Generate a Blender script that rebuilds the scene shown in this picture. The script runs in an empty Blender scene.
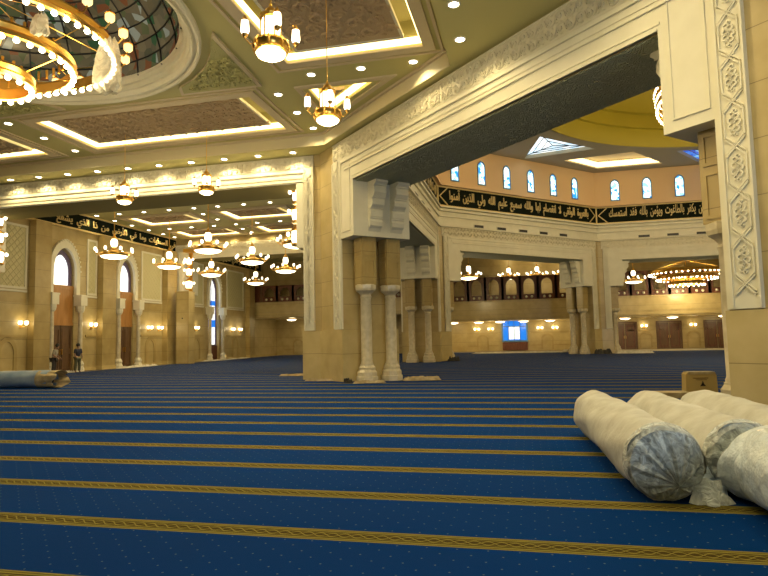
import bpy, bmesh, math, random
from math import pi, sin, cos, sqrt, atan2, radians
from mathutils import Vector, Matrix
random.seed(7)
SC = bpy.context.scene
COL = SC.collection
S2 = sqrt(.5)

# ------------------------------------------------------------------ camera, world, exposure
CAMH = 1.52
_f, _p, _r, _y = 608.87, .0822415, -.0217073, .2306903
fw = Vector((-sin(_y)*cos(_p), cos(_y)*cos(_p), sin(_p)))
r0 = Vector((cos(_y), sin(_y), 0)); u0 = r0.cross(fw)
rt = r0*cos(_r)+u0*sin(_r); up = -r0*sin(_r)+u0*cos(_r)
cam = bpy.data.cameras.new('camera'); camo = bpy.data.objects.new('camera', cam); COL.objects.link(camo)
cam.sensor_width = 36; cam.lens = _f/768*36; cam.clip_end = 400; cam.clip_start = .05
m = Matrix((rt, up, -fw)).transposed().to_4x4(); m.translation = (0, 0, CAMH); camo.matrix_world = m
SC.camera = camo
SC.view_settings.view_transform = 'Standard'; SC.view_settings.look = 'None'
SC.view_settings.gamma = 1; SC.view_settings.use_curve_mapping = False
SC.view_settings.exposure = 0.0
w = bpy.data.worlds.new('world'); SC.world = w; w.use_nodes = True
w.node_tree.nodes['Background'].inputs[0].default_value = (1, .84, .50, 1)
w.node_tree.nodes['Background'].inputs[1].default_value = .27

WARM = (1, .80, .42)
def lamp(kind, loc, energy, color=WARM, size=.1, rot=None, spot=None, sx=None, sy=None):
    l = bpy.data.lights.new('light', kind); l.energy = energy; l.color = color
    if kind == 'AREA':
        l.shape = 'RECTANGLE'; l.size = sx; l.size_y = sy
    else: l.shadow_soft_size = size
    if kind == 'SPOT': l.spot_size = spot or 2.2; l.spot_blend = .6
    o = bpy.data.objects.new('light', l); COL.objects.link(o); o.location = loc
    if rot: o.rotation_euler = rot
    return o
# daylight from the tall window behind and to the right of the camera
lamp('AREA', (10.5, -8, 4.4), 850, (.74, .88, 1), rot=(radians(80), 0, radians(36)), sx=5, sy=4)

# ------------------------------------------------------------------ materials
def mat(name, base, rough=.6, metal=0, emit=None, es=0, bump=None, spec=.5, samp=None, alpha=None, trans=0):
    M = bpy.data.materials.new(name); M.use_nodes = True
    nt = M.node_tree; b = nt.nodes['Principled BSDF']
    b.inputs['Base Color'].default_value = (*base, 1); b.inputs['Roughness'].default_value = rough
    b.inputs['Metallic'].default_value = metal; b.inputs['Specular IOR Level'].default_value = spec
    if emit: b.inputs['Emission Color'].default_value = (*emit, 1); b.inputs['Emission Strength'].default_value = es
    if trans: b.inputs['Transmission Weight'].default_value = trans
    if alpha is not None: b.inputs['Alpha'].default_value = alpha
    if samp == 'NONE': M.cycles.emission_sampling = 'NONE'
    return M
def N(M, t, **k):
    n = M.node_tree.nodes.new(t)
    for a, v in k.items(): setattr(n, a, v)
    return n
def L(M, a, b): M.node_tree.links.new(a, b)
def P(M): return M.node_tree.nodes['Principled BSDF']
def noise_tint(M, c1, c2, scale=3, detail=4, bump=0, bscale=None, dist=.02, stretch=None):
    tc = N(M, 'ShaderNodeTexCoord'); mp = N(M, 'ShaderNodeMapping'); L(M, tc.outputs['Object'], mp.inputs[0])
    if stretch: mp.inputs['Scale'].default_value = stretch
    n = N(M, 'ShaderNodeTexNoise'); n.inputs['Scale'].default_value = scale; n.inputs['Detail'].default_value = detail
    L(M, mp.outputs[0], n.inputs['Vector'])
    r = N(M, 'ShaderNodeValToRGB'); r.color_ramp.elements[0].position = .35; r.color_ramp.elements[1].position = .65
    r.color_ramp.elements[0].color = (*c1, 1); r.color_ramp.elements[1].color = (*c2, 1)
    L(M, n.outputs['Fac'], r.inputs[0]); L(M, r.outputs[0], P(M).inputs['Base Color'])
    if bump:
        n2 = N(M, 'ShaderNodeTexNoise'); n2.inputs['Scale'].default_value = bscale or scale*4; n2.inputs['Detail'].default_value = 3
        L(M, mp.outputs[0], n2.inputs['Vector'])
        bp = N(M, 'ShaderNodeBump'); bp.inputs['Strength'].default_value = bump; bp.inputs['Distance'].default_value = dist
        L(M, n2.outputs['Fac'], bp.inputs['Height']); L(M, bp.outputs[0], P(M).inputs['Normal'])
    return mp
def scroll_bump(M, scale, strength=1, dist=.05, distort=6):
    """carved leaf scrollwork: swirling rings broken by cells"""
    tc = N(M, 'ShaderNodeTexCoord')
    n = N(M, 'ShaderNodeTexNoise'); n.inputs['Scale'].default_value = scale*.6; n.inputs['Detail'].default_value = 1
    L(M, tc.outputs['Object'], n.inputs['Vector'])
    mx = N(M, 'ShaderNodeVectorMath', operation='MULTIPLY_ADD'); mx.inputs[1].default_value = (distort*.12,)*3
    L(M, n.outputs['Color'], mx.inputs[0]); L(M, tc.outputs['Object'], mx.inputs[2])
    v = N(M, 'ShaderNodeTexVoronoi'); v.inputs['Scale'].default_value = scale; L(M, mx.outputs[0], v.inputs['Vector'])
    m1 = N(M, 'ShaderNodeMath', operation='MULTIPLY'); m1.inputs[1].default_value = 22; L(M, v.outputs['Distance'], m1.inputs[0])
    m2 = N(M, 'ShaderNodeMath', operation='SINE'); L(M, m1.outputs[0], m2.inputs[0])
    bp = N(M, 'ShaderNodeBump'); bp.inputs['Strength'].default_value = strength; bp.inputs['Distance'].default_value = dist
    L(M, m2.outputs[0], bp.inputs['Height']); L(M, bp.outputs[0], P(M).inputs['Normal'])
def stone(name, c1, c2, jw=1.0, jh=.92, rough=.35, joint=.55):
    M = mat(name, c1, rough)
    mp = noise_tint(M, c1, c2, 1.6, 6)
    src = P(M).inputs['Base Color'].links[0].from_socket
    tc = N(M, 'ShaderNodeTexCoord'); sp = N(M, 'ShaderNodeSeparateXYZ'); L(M, tc.outputs['Object'], sp.inputs[0])
    mm = N(M, 'ShaderNodeMath', operation='MODULO'); mm.inputs[1].default_value = jh; L(M, sp.outputs['Z'], mm.inputs[0])
    lt = N(M, 'ShaderNodeMath', operation='LESS_THAN'); lt.inputs[1].default_value = .015; L(M, mm.outputs[0], lt.inputs[0])
    mx = N(M, 'ShaderNodeMix', data_type='RGBA'); L(M, lt.outputs[0], mx.inputs['Factor']); L(M, src, mx.inputs['A'])
    mx.inputs['B'].default_value = (c1[0]*joint, c1[1]*joint, c1[2]*joint, 1)
    L(M, mx.outputs['Result'], P(M).inputs['Base Color'])
    return M

WHITE = mat('white_plaster', (.74, .70, .54), .55); noise_tint(WHITE, (.72, .68, .52), (.77, .73, .57), 2, 3, .08, 30, .01)
RELIEF = mat('carved_white_plaster', (.74, .69, .52), .6); noise_tint(RELIEF, (.70, .65, .48), (.76, .71, .55), 6, 4, .15, 40, .01)
TAN = stone('tan_marble', (.42, .32, .13), (.50, .39, .18))
TANB = stone('honey_marble_base', (.50, .39, .17), (.58, .46, .22), jh=.98, rough=.25)
GOLDST = stone('dark_honey_marble', (.36, .26, .09), (.44, .33, .13))
COLM = mat('column_marble', (.6, .52, .34), .3); noise_tint(COLM, (.52, .45, .29), (.66, .58, .40), 5, 6)
CEIL = mat('ceiling_paint', (.50, .46, .19), .7)
CEILR = mat('ceiling_carved_panel', (.50, .37, .22), .65); scroll_bump(CEILR, 5.0, .35, .03)
CEILG = mat('ceiling_green_carved_panel', (.42, .40, .16), .65); scroll_bump(CEILG, 5.0, .3, .03)
MOLD = mat('ceiling_molding', (.60, .50, .33), .6)
PEACH = mat('peach_plaster', (.72, .50, .28), .7)
MUST = mat('mustard_dome_paint', (.36, .29, .02), .6)
SOFF = mat('soffit_carving', (.46, .48, .32), .75); scroll_bump(SOFF, 5, .8, .04)
SOFB = mat('olive_soffit', (.24, .20, .07), .85, spec=.1)
WOOD = mat('dark_wood', (.12, .035, .015), .4); noise_tint(WOOD, (.10, .028, .012), (.17, .06, .025), 3, 4, stretch=(6, 6, .6))
WOODD = mat('door_wood', (.15, .07, .03), .4); noise_tint(WOODD, (.10, .05, .02), (.16, .085, .035), 3, 4, stretch=(6, 6, .6))
WOODO = mat('orange_wood', (.42, .19, .04), .4); noise_tint(WOODO, (.38, .17, .035), (.48, .23, .06), 2, 4, stretch=(5, 5, .6))
GOLD = mat('gold_metal', (.85, .52, .12), .28, 1)
GOLDP = mat('gold_paint', (.75, .58, .25), .45, 0)
BRASSD = mat('dark_brass', (.25, .15, .04), .4, 1)
BLACK = mat('black_band', (.006, .010, .005), .7, spec=.08)
DARK = mat('dark_iron', (.02, .018, .015), .5)
GLOW = mat('lamp_glass_lit', (1, .9, .7), .5, emit=(1, .86, .58), es=4.5, samp='NONE')
AMBER = mat('amber_lamp_glass_lit', (1, .8, .45), .4, emit=(1, .70, .28), es=1.6, samp='NONE')
GLOWB = mat('bulb_lit', (1, .9, .7), .5, emit=(1, .85, .55), es=14, samp='NONE')
COVE = mat('cove_strip_lit', (1, .85, .5), .5, emit=(1, .76, .34), es=4.5)
COVEW = mat('cove_strip_soft', (1, .85, .5), .5, emit=(1, .78, .40), es=2.2)
DOWN = mat('downlight_lens_lit', (1, 1, 1), .5, emit=(1, .93, .75), es=14, samp='NONE')
FABRIC = mat('cream_wrap', (.60, .58, .50), .6); noise_tint(FABRIC, (.50, .49, .44), (.62, .62, .58), 4, 5, .5, 9, .03)
WRAPW = mat('white_plastic_wrap', (.8, .86, .9), .22); noise_tint(WRAPW, (.68, .80, .94), (.84, .92, 1.0), 3, 5, .8, 6, .06)
WRAPB = mat('blue_grey_wrap', (.22, .30, .42), .4); noise_tint(WRAPB, (.18, .27, .40), (.30, .38, .48), 2, 4, .4, 8, .03)
PAPER = mat('brown_paper', (.42, .33, .17), .8); noise_tint(PAPER, (.34, .26, .12), (.52, .42, .24), 4, 4, .5, 9, .03)
SHEET = mat('pale_plastic_sheet', (.6, .56, .42), .35); noise_tint(SHEET, (.5, .46, .34), (.72, .68, .55), 6, 4, .6, 14, .03)
CARD = mat('carton_board', (.50, .36, .12), .75)

def clear_plastic():
    M = bpy.data.materials.new('clear_plastic_film'); M.use_nodes = True; nt = M.node_tree; nt.nodes.clear()
    out = N(M, 'ShaderNodeOutputMaterial'); tr = N(M, 'ShaderNodeBsdfTransparent'); gl = N(M, 'ShaderNodeBsdfPrincipled')
    gl.inputs['Base Color'].default_value = (.86, .92, .92, 1); gl.inputs['Roughness'].default_value = .15; gl.inputs['Specular IOR Level'].default_value = 1
    tc = N(M, 'ShaderNodeTexCoord'); n = N(M, 'ShaderNodeTexNoise'); n.inputs['Scale'].default_value = 9; n.inputs['Detail'].default_value = 6; n.inputs['Distortion'].default_value = 2
    L(M, tc.outputs['Object'], n.inputs['Vector'])
    r = N(M, 'ShaderNodeValToRGB'); r.color_ramp.elements[0].position = .42; r.color_ramp.elements[0].color = (.42,)*3+(1,)
    r.color_ramp.elements[1].position = .66; r.color_ramp.elements[1].color = (.9,)*3+(1,)
    L(M, n.outputs['Fac'], r.inputs[0])
    bp = N(M, 'ShaderNodeBump'); bp.inputs['Distance'].default_value = .05; L(M, n.outputs['Fac'], bp.inputs['Height']); L(M, bp.outputs[0], gl.inputs['Normal'])
    mx = N(M, 'ShaderNodeMixShader'); L(M, r.outputs[0], mx.inputs[0]); L(M, tr.outputs[0], mx.inputs[1]); L(M, gl.outputs[0], mx.inputs[2]); L(M, mx.outputs[0], out.inputs[0])
    return M
FILM = clear_plastic()

def carpet_mat():
    M = mat('prayer_carpet', (.003, .05, .17), .95, spec=.05)
    tc = N(M, 'ShaderNodeTexCoord'); sp = N(M, 'ShaderNodeSeparateXYZ'); L(M, tc.outputs['Object'], sp.inputs[0])
    def mth(op, a, b=None, c=None):
        n = N(M, 'ShaderNodeMath', operation=op)
        for i, x in enumerate((a, b, c)):
            if x is None: continue
            if isinstance(x, (int, float)): n.inputs[i].default_value = x
            else: L(M, x, n.inputs[i])
        return n.outputs[0]
    X, Y = sp.outputs['X'], sp.outputs['Y']
    # distance from the middle of the nearest row line
    d = mth('ABSOLUTE', mth('SUBTRACT', mth('MODULO', mth('ADD', mth('SUBTRACT', Y, 4.660), .5988+1.1976*40), 1.1976), .5988))
    band = mth('LESS_THAN', d, .125)
    dark = mth('MULTIPLY', mth('GREATER_THAN', d, .055), mth('LESS_THAN', d, .072))
    edge = mth('MULTIPLY', mth('GREATER_THAN', d, .095), mth('LESS_THAN', d, .104))
    # braid down the middle: two crossing waves
    wv = mth('SINE', mth('MULTIPLY', X, 2*pi/.20))
    sy = mth('SUBTRACT', mth('MODULO', mth('ADD', mth('SUBTRACT', Y, 4.660), .5988+1.1976*40), 1.1976), .5988)
    a1 = mth('LESS_THAN', mth('ABSOLUTE', mth('SUBTRACT', sy, mth('MULTIPLY', wv, .036))), .007)
    a2 = mth('LESS_THAN', mth('ABSOLUTE', mth('ADD', sy, mth('MULTIPLY', wv, .036))), .007)
    inner = mth('LESS_THAN', d, .045)
    braid = mth('MAXIMUM', a1, a2)
    core = mth('MULTIPLY', inner, mth('SUBTRACT', 1, braid))
    dk = mth('MAXIMUM', mth('MAXIMUM', dark, edge), mth('MULTIPLY', core, .92))
    # sprinkled diamonds
    def cell(ox, oy):
        cx = mth('ABSOLUTE', mth('SUBTRACT', mth('MODULO', mth('ADD', X, 100+ox), .22), .11))
        cy = mth('ABSOLUTE', mth('SUBTRACT', mth('MODULO', mth('ADD', Y, 100+oy), .22), .11))
        return mth('LESS_THAN', mth('ADD', cx, cy), .009)
    dots = mth('MULTIPLY', mth('MAXIMUM', cell(0, 0), cell(.11, .11)), .32)
    n = N(M, 'ShaderNodeTexNoise'); n.inputs['Scale'].default_value = .35; L(M, tc.outputs['Object'], n.inputs['Vector'])
    base = N(M, 'ShaderNodeMix', data_type='RGBA'); L(M, n.outputs['Fac'], base.inputs['Factor'])
    base.inputs['A'].default_value = (.0, .026, .142, 1); base.inputs['B'].default_value = (.0, .040, .196, 1)
    m0 = N(M, 'ShaderNodeMix', data_type='RGBA'); L(M, dots, m0.inputs['Factor']); L(M, base.outputs['Result'], m0.inputs['A']); m0.inputs['B'].default_value = (.34, .42, .26, 1)
    m1 = N(M, 'ShaderNodeMix', data_type='RGBA'); L(M, band, m1.inputs['Factor']); L(M, m0.outputs['Result'], m1.inputs['A']); m1.inputs['B'].default_value = (.25, .215, .045, 1)
    m2 = N(M, 'ShaderNodeMix', data_type='RGBA'); L(M, mth('MULTIPLY', dk, band), m2.inputs['Factor']); L(M, m1.outputs['Result'], m2.inputs['A']); m2.inputs['B'].default_value = (.05, .03, .01, 1)
    L(M, m2.outputs['Result'], P(M).inputs['Base Color'])
    n2 = N(M, 'ShaderNodeTexNoise'); n2.inputs['Scale'].default_value = 140; L(M, tc.outputs['Object'], n2.inputs['Vector'])
    bp = N(M, 'ShaderNodeBump'); bp.inputs['Strength'].default_value = .4; bp.inputs['Distance'].default_value = .01
    L(M, n2.outputs['Fac'], bp.inputs['Height']); L(M, bp.outputs[0], P(M).inputs['Normal'])
    P(M).inputs['Sheen Weight'].default_value = .0; P(M).inputs['Sheen Roughness'].default_value = .4
    P(M).inputs['Sheen Tint'].default_value = (.3, .6, .9, 1)
    return M
CARPET = carpet_mat()

def stained(name, cols, es, scale=2.5, samp=None):
    M = mat(name, (.05, .05, .05), .15)
    tc = N(M, 'ShaderNodeTexCoord'); v = N(M, 'ShaderNodeTexVoronoi'); v.inputs['Scale'].default_value = scale
    L(M, tc.outputs['Object'], v.inputs['Vector'])
    sp = N(M, 'ShaderNodeSeparateColor'); L(M, v.outputs['Color'], sp.inputs[0])
    r = N(M, 'ShaderNodeValToRGB'); r.color_ramp.interpolation = 'CONSTANT'
    while len(r.color_ramp.elements) < len(cols): r.color_ramp.elements.new(.5)
    for i, c in enumerate(cols): r.color_ramp.elements[i].position = i/len(cols); r.color_ramp.elements[i].color = (*c, 1)
    L(M, sp.outputs[0], r.inputs[0]); L(M, r.outputs[0], P(M).inputs['Base Color']); L(M, r.outputs[0], P(M).inputs['Emission Color'])
    P(M).inputs['Emission Strength'].default_value = es
    if samp: M.cycles.emission_sampling = samp
    return M
DOMEG = stained('dome_stained_glass', [(.10, .08, .045), (.07, .08, .035), (.12, .10, .055), (.03, .07, .03), (.09, .075, .04), (.20, .22, .18), (.08, .07, .04), (.10, .085, .05), (.13, .05, .02), (.06, .06, .035)], .6, 3.4)
BLUEG = stained('blue_window_glass', [(.02, .25, .8), (.5, .85, 1), (.25, .6, .95), (.8, .97, 1), (.9, 1, 1)], 1.6, 5)
SKYG = stained('skylight_glass', [(.55, .75, .9), (.85, .95, 1), (.95, 1, 1), (.7, .85, .95)], 1.3, 2)
SKYB = stained('deep_blue_skylight_glass', [(.02, .08, .5), (.05, .2, .75), (.2, .5, .9)], 1.0, 3)
WHITEG = stained('pale_window_glass', [(.75, .82, .8), (.9, .95, .9), (1, 1, 1)], 1.3, 4)
BLUED = mat('deep_blue_glass', (.02, .12, .5), .2, emit=(.005, .17, .70), es=1.1)
PURP = mat('window_reveal_purple', (.16, .12, .22), .5)

# ------------------------------------------------------------------ mesh helpers
class MB:
    def __init__(s, M=None): s.v = []; s.f = []; s.mi = []; s.M = M or Matrix(); s.slot = 0
    def add(s, vs, fs):
        o = len(s.v); s.v += [s.M @ Vector(p) for p in vs]; s.f += [[i+o for i in f] for f in fs]; s.mi += [s.slot]*len(fs); return s
    def box(s, x0, x1, y0, y1, z0, z1):
        return s.add([(x0, y0, z0), (x1, y0, z0), (x1, y1, z0), (x0, y1, z0), (x0, y0, z1), (x1, y0, z1), (x1, y1, z1), (x0, y1, z1)],
                     [(0, 3, 2, 1), (4, 5, 6, 7), (0, 1, 5, 4), (1, 2, 6, 5), (2, 3, 7, 6), (3, 0, 4, 7)])
    def prism(s, pts, z0, z1):
        n = len(pts)
        a = sum(pts[i][0]*pts[(i+1) % n][1]-pts[(i+1) % n][0]*pts[i][1] for i in range(n))
        if a < 0: pts = pts[::-1]
        return s.add([(x, y, z0) for x, y in pts]+[(x, y, z1) for x, y in pts],
                     [tuple(range(n))[::-1], tuple(range(n, 2*n))]+[(i, (i+1) % n, n+(i+1) % n, n+i) for i in range(n)])
    def vprism(s, pts, y0, y1):
        """outline in the x-z plane, extruded along y"""
        n = len(pts)
        return s.add([(x, y0, z) for x, z in pts]+[(x, y1, z) for x, z in pts],
                     [tuple(range(n)), tuple(range(n, 2*n))[::-1]]+[(i, n+i, n+(i+1) % n, (i+1) % n) for i in range(n)])
    def ring(s, inner, outer, y0, y1, closed=True):
        """band between two outlines of equal count in x-z"""
        n = len(inner); vs = []
        for y in (y0, y1): vs += [(x, y, z) for x, z in inner]+[(x, y, z) for x, z in outer]
        fs = []; r = range(n if closed else n-1)
        for i in r:
            j = (i+1) % n
            fs += [(i, j, n+j, n+i), (2*n+i, 3*n+i, 3*n+j, 2*n+j), (i, 2*n+i, 2*n+j, j), (n+i, n+j, 3*n+j, 3*n+i)]
        if not closed: fs += [(0, n, 3*n, 2*n), (n-1, 3*n-1, 4*n-1, 2*n-1)]
        return s.add(vs, fs)
    def lathe(s, prof, n=16, c=(0, 0, 0), a0=0, a1=2*pi, cap=True):
        full = abs(a1-a0-2*pi) < 1e-6; m_ = n if full else n+1; vs = []
        for r, z in prof:
            for i in range(m_):
                a = a0+(a1-a0)*i/n; vs.append((c[0]+r*cos(a), c[1]+r*sin(a), c[2]+z))
        fs = []
        for k in range(len(prof)-1):
            for i in range(n):
                j = (i+1) % m_; fs.append((k*m_+i, k*m_+j, (k+1)*m_+j, (k+1)*m_+i))
        if cap and full:
            fs.append(tuple(range(m_))[::-1]); fs.append(tuple(range((len(prof)-1)*m_, len(prof)*m_)))
        return s.add(vs, fs)
    def torus(s, R, r, c=(0, 0, 0), n=32, k=6, sz=1):
        vs = []; fs = []
        for i in range(n):
            a = 2*pi*i/n
            for j in range(k):
                b = 2*pi*j/k; vs.append((c[0]+(R+r*cos(b))*cos(a), c[1]+(R+r*cos(b))*sin(a), c[2]+r*sz*sin(b)))
        for i in range(n):
            for j in range(k): fs.append((i*k+j, ((i+1) % n)*k+j, ((i+1) % n)*k+(j+1) % k, i*k+(j+1) % k))
        return s.add(vs, fs)
    def tube(s, pts, r, k=6):
        pts = [Vector(p) for p in pts]; vs = []; fs = []
        for i, p in enumerate(pts):
            t = (pts[min(i+1, len(pts)-1)]-pts[max(i-1, 0)]).normalized()
            a = t.cross(Vector((0, 0, 1)) if abs(t.z) < .9 else Vector((1, 0, 0))).normalized(); b = t.cross(a)
            rr = r[i] if isinstance(r, (list, tuple)) else r
            vs += [tuple(p+a*rr*cos(2*pi*j/k)+b*rr*sin(2*pi*j/k)) for j in range(k)]
        for i in range(len(pts)-1):
            for j in range(k): fs.append((i*k+j, i*k+(j+1) % k, (i+1)*k+(j+1) % k, (i+1)*k+j))
        fs += [tuple(range(k))[::-1], tuple(range((len(pts)-1)*k, len(pts)*k))]
        return s.add(vs, fs)
    def ball(s, c, r, sz=1, n=10, k=6):
        return s.lathe([(r*sin(pi*i/k)+1e-4, -r*sz*cos(pi*i/k)) for i in range(k+1)], n, c, cap=False)
    def build(s, name, mats, parent=None, smooth=False, kind=None):
        me = bpy.data.meshes.new(name); me.from_pydata([tuple(v) for v in s.v], [], s.f)
        if not isinstance(mats, (list, tuple)): mats = [mats]
        for m_ in mats: me.materials.append(m_)
        for p, i in zip(me.polygons, s.mi): p.material_index = i
        bm = bmesh.new(); bm.from_mesh(me); bmesh.ops.recalc_face_normals(bm, faces=bm.faces); bm.to_mesh(me); bm.free()
        if smooth:
            for p in me.polygons: p.use_smooth = True
            me.set_sharp_from_angle(angle=radians(38))
        o = bpy.data.objects.new(name, me); COL.objects.link(o)
        if parent: o.parent = parent
        if kind: o['kind'] = kind
        return o
def tag(o, label, cat, group=None):
    o['label'] = label; o['category'] = cat
    if group: o['group'] = group
    return o
def thing(name, label, cat, loc=(0, 0, 0), rz=0, group=None, kind=None):
    o = bpy.data.objects.new(name, None); COL.objects.link(o); o.location = loc; o.rotation_euler = (0, 0, rz); o.empty_display_size = .2
    if kind: o['kind'] = kind
    else: tag(o, label, cat, group)
    return o
def dup(root, loc, rz=None, label=None, group=None, scale=None):
    r = root.copy(); COL.objects.link(r); r.location = loc
    if rz is not None: r.rotation_euler = (0, 0, rz)
    if scale: r.scale = (scale,)*3
    if label: r['label'] = label
    if group: r['group'] = group
    for ch in root.children:
        c = ch.copy(); COL.objects.link(c); c.parent = r
        for g in ch.children:
            d = g.copy(); COL.objects.link(d); d.parent = c
    return r
def plate(name, outer, holes, y0, y1, m_, parent=None, M=None, horizontal=False, kind=None):
    """flat slab with holes. vertical: outline is (x,z), slab from y0 to y1. horizontal: outline (x,y), slab from z=y0 to z=y1"""
    cu = bpy.data.curves.new(name, 'CURVE'); cu.dimensions = '2D'; cu.fill_mode = 'BOTH'; cu.extrude = abs(y1-y0)/2
    for poly in [outer]+holes:
        sp = cu.splines.new('POLY'); sp.points.add(len(poly)-1); sp.use_cyclic_u = True
        for i, (a, b) in enumerate(poly): sp.points[i].co = (a, b, 0, 1)
    tmp = bpy.data.objects.new('tmp', cu); COL.objects.link(tmp)
    me = bpy.data.meshes.new_from_object(tmp.evaluated_get(bpy.context.evaluated_depsgraph_get()))
    bpy.data.objects.remove(tmp); bpy.data.curves.remove(cu)
    mid = (y0+y1)/2
    T = Matrix.Translation((0, 0, mid)) if horizontal else Matrix(((1, 0, 0, 0), (0, 0, 1, mid), (0, 1, 0, 0), (0, 0, 0, 1)))
    me.transform((M or Matrix()) @ T)
    me.materials.clear(); me.materials.append(m_)
    for p in me.polygons: p.use_smooth = False
    bm = bmesh.new(); bm.from_mesh(me); bmesh.ops.remove_doubles(bm, verts=bm.verts, dist=1e-4); bmesh.ops.recalc_face_normals(bm, faces=bm.faces); bm.to_mesh(me); bm.free()
    me.name = name
    o = bpy.data.objects.new(name, me); COL.objects.link(o)
    if parent: o.parent = parent
    if kind: o['kind'] = kind
    return o
def arch(cx, wd, z0, zs, za, n=8):
    """pointed arch outline, counter-clockwise from bottom left"""
    h = wd/2; pts = [(cx-h, z0), (cx+h, z0)]
    for i in range(n+1):
        a = i/n*pi/2; pts.append((cx+h*cos(a)**1.15 if i < n else cx, zs+(za-zs)*sin(a)**.95 if i else zs))
    for i in range(n-1, -1, -1):
        a = i/n*pi/2; pts.append((cx-h*cos(a)**1.15, zs+(za-zs)*sin(a)**.95 if i else zs))
    return pts
def rect(x0, x1, z0, z1): return [(x0, z0), (x1, z0), (x1, z1), (x0, z1)]
def frame(O, ex, ey):
    ex = Vector(ex).normalized(); ey = Vector(ey).normalized(); ez = Vector((0, 0, 1))
    M = Matrix((ex, ey, ez)).transposed().to_4x4(); M.translation = Vector(O); return M

# ------------------------------------------------------------------ arabic lettering (joined forms of the built-in font)
AR = {'ا': 'FE8D FE8E', 'أ': 'FE83 FE84', 'إ': 'FE87 FE88', 'آ': 'FE81 FE82', 'د': 'FEA9 FEAA', 'ذ': 'FEAB FEAC', 'ر': 'FEAD FEAE', 'ز': 'FEAF FEB0', 'و': 'FEED FEEE', 'ؤ': 'FE85 FE86', 'ة': 'FE93 FE94', 'ى': 'FEEF FEF0', 'ء': 'FE80 FE80',
      'ب': 'FE8F', 'ت': 'FE95', 'ث': 'FE99', 'ج': 'FE9D', 'ح': 'FEA1', 'خ': 'FEA5', 'س': 'FEB1', 'ش': 'FEB5', 'ص': 'FEB9', 'ض': 'FEBD', 'ط': 'FEC1', 'ظ': 'FEC5', 'ع': 'FEC9', 'غ': 'FECD', 'ف': 'FED1', 'ق': 'FED5', 'ك': 'FED9', 'ل': 'FEDD', 'م': 'FEE1', 'ن': 'FEE5', 'ه': 'FEE9', 'ي': 'FEF1'}
def shape(text):
    out = []
    for wd in text.split(' '):
        g = []; i = 0; prev = False
        while i < len(wd):
            ch = wd[i]
            if ch == 'ل' and i+1 < len(wd) and wd[i+1] in 'اأآإ':
                b = {'ا': 0xFEFB, 'أ': 0xFEF7, 'آ': 0xFEF5, 'إ': 0xFEF9}[wd[i+1]]; g.append(chr(b+(1 if prev else 0))); prev = False; i += 2; continue
            if ch not in AR: g.append(ch); prev = False; i += 1; continue
            c = AR[ch].split()
            if len(c) == 2: g.append(chr(int(c[1 if prev else 0], 16))); prev = False
            else:
                b = int(c[0], 16); nx = i+1 < len(wd) and wd[i+1] in AR and wd[i+1] != 'ء'
                g.append(chr(b+(3 if prev and nx else 2 if nx else 1 if prev else 0))); prev = nx
            i += 1
        out.append(''.join(reversed(g)))
    return '  '.join(reversed(out))
def lettering(text, M, width, height, parent, m_=None):
    cu = bpy.data.curves.new('lettering', 'FONT'); cu.body = shape(text); cu.size = 1; cu.align_x = 'CENTER'; cu.align_y = 'CENTER'; cu.extrude = .03; cu.offset = .012; cu.resolution_u = 2
    tmp = bpy.data.objects.new('tmp', cu); COL.objects.link(tmp)
    me = bpy.data.meshes.new_from_object(tmp.evaluated_get(bpy.context.evaluated_depsgraph_get()))
    bpy.data.objects.remove(tmp)
    xs = [v.co.x for v in me.vertices]; ys = [v.co.y for v in me.vertices]
    sx = width/(max(xs)-min(xs)); sy = height/(max(ys)-min(ys)); cx = (max(xs)+min(xs))/2; cy = (max(ys)+min(ys))/2
    T = Matrix(((sx, 0, 0, -cx*sx), (0, 0, -1, 0), (0, sy, 0, -cy*sy), (0, 0, 0, 1)))
    me.transform(M @ T); me.materials.clear(); me.materials.append(m_ or GOLDP)
    o = bpy.data.objects.new('lettering', me); COL.objects.link(o); o.parent = parent
    return o

# ------------------------------------------------------------------ carved scrollwork as raised ribbons
def ribbon(b, pts, w_, z, h, axis='z'):
    """raised band along pts; axis z: pts are (x,y), relief hangs down from z by h; axis y: pts are (x,z), relief stands toward y=z-h"""
    P_ = [Vector(p) for p in pts]; vs = []; n = len(P_)
    for i, p in enumerate(P_):
        t = (P_[min(i+1, n-1)]-P_[max(i-1, 0)]); t.normalize(); q = Vector((-t.y, t.x))*w_*(1 if 0 < i < n-1 else .5)
        for c, d in ((p-q, z), (p-q*.6, z-h), (p+q*.6, z-h), (p+q, z)):
            vs.append((c.x, c.y, d) if axis == 'z' else (c.x, d, c.y))
    b.add(vs, [(i*4+k, i*4+k+1, i*4+k+5, i*4+k+4) for i in range(n-1) for k in range(3)])
def spiral(cx, cy, r, a0, sgn=1, turns=1.35, n=13):
    return [(cx+r*(1-.78*i/(n-1))*cos(a0+sgn*2*pi*turns*i/(n-1)), cy+r*(1-.78*i/(n-1))*sin(a0+sgn*2*pi*turns*i/(n-1))) for i in range(n)]
def inside(p, poly):
    c = False; j = len(poly)-1
    for i in range(len(poly)):
        if (poly[i][1] > p[1]) != (poly[j][1] > p[1]) and p[0] < (poly[j][0]-poly[i][0])*(p[1]-poly[i][1])/(poly[j][1]-poly[i][1])+poly[i][0]: c = not c
        j = i
    return c
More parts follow.
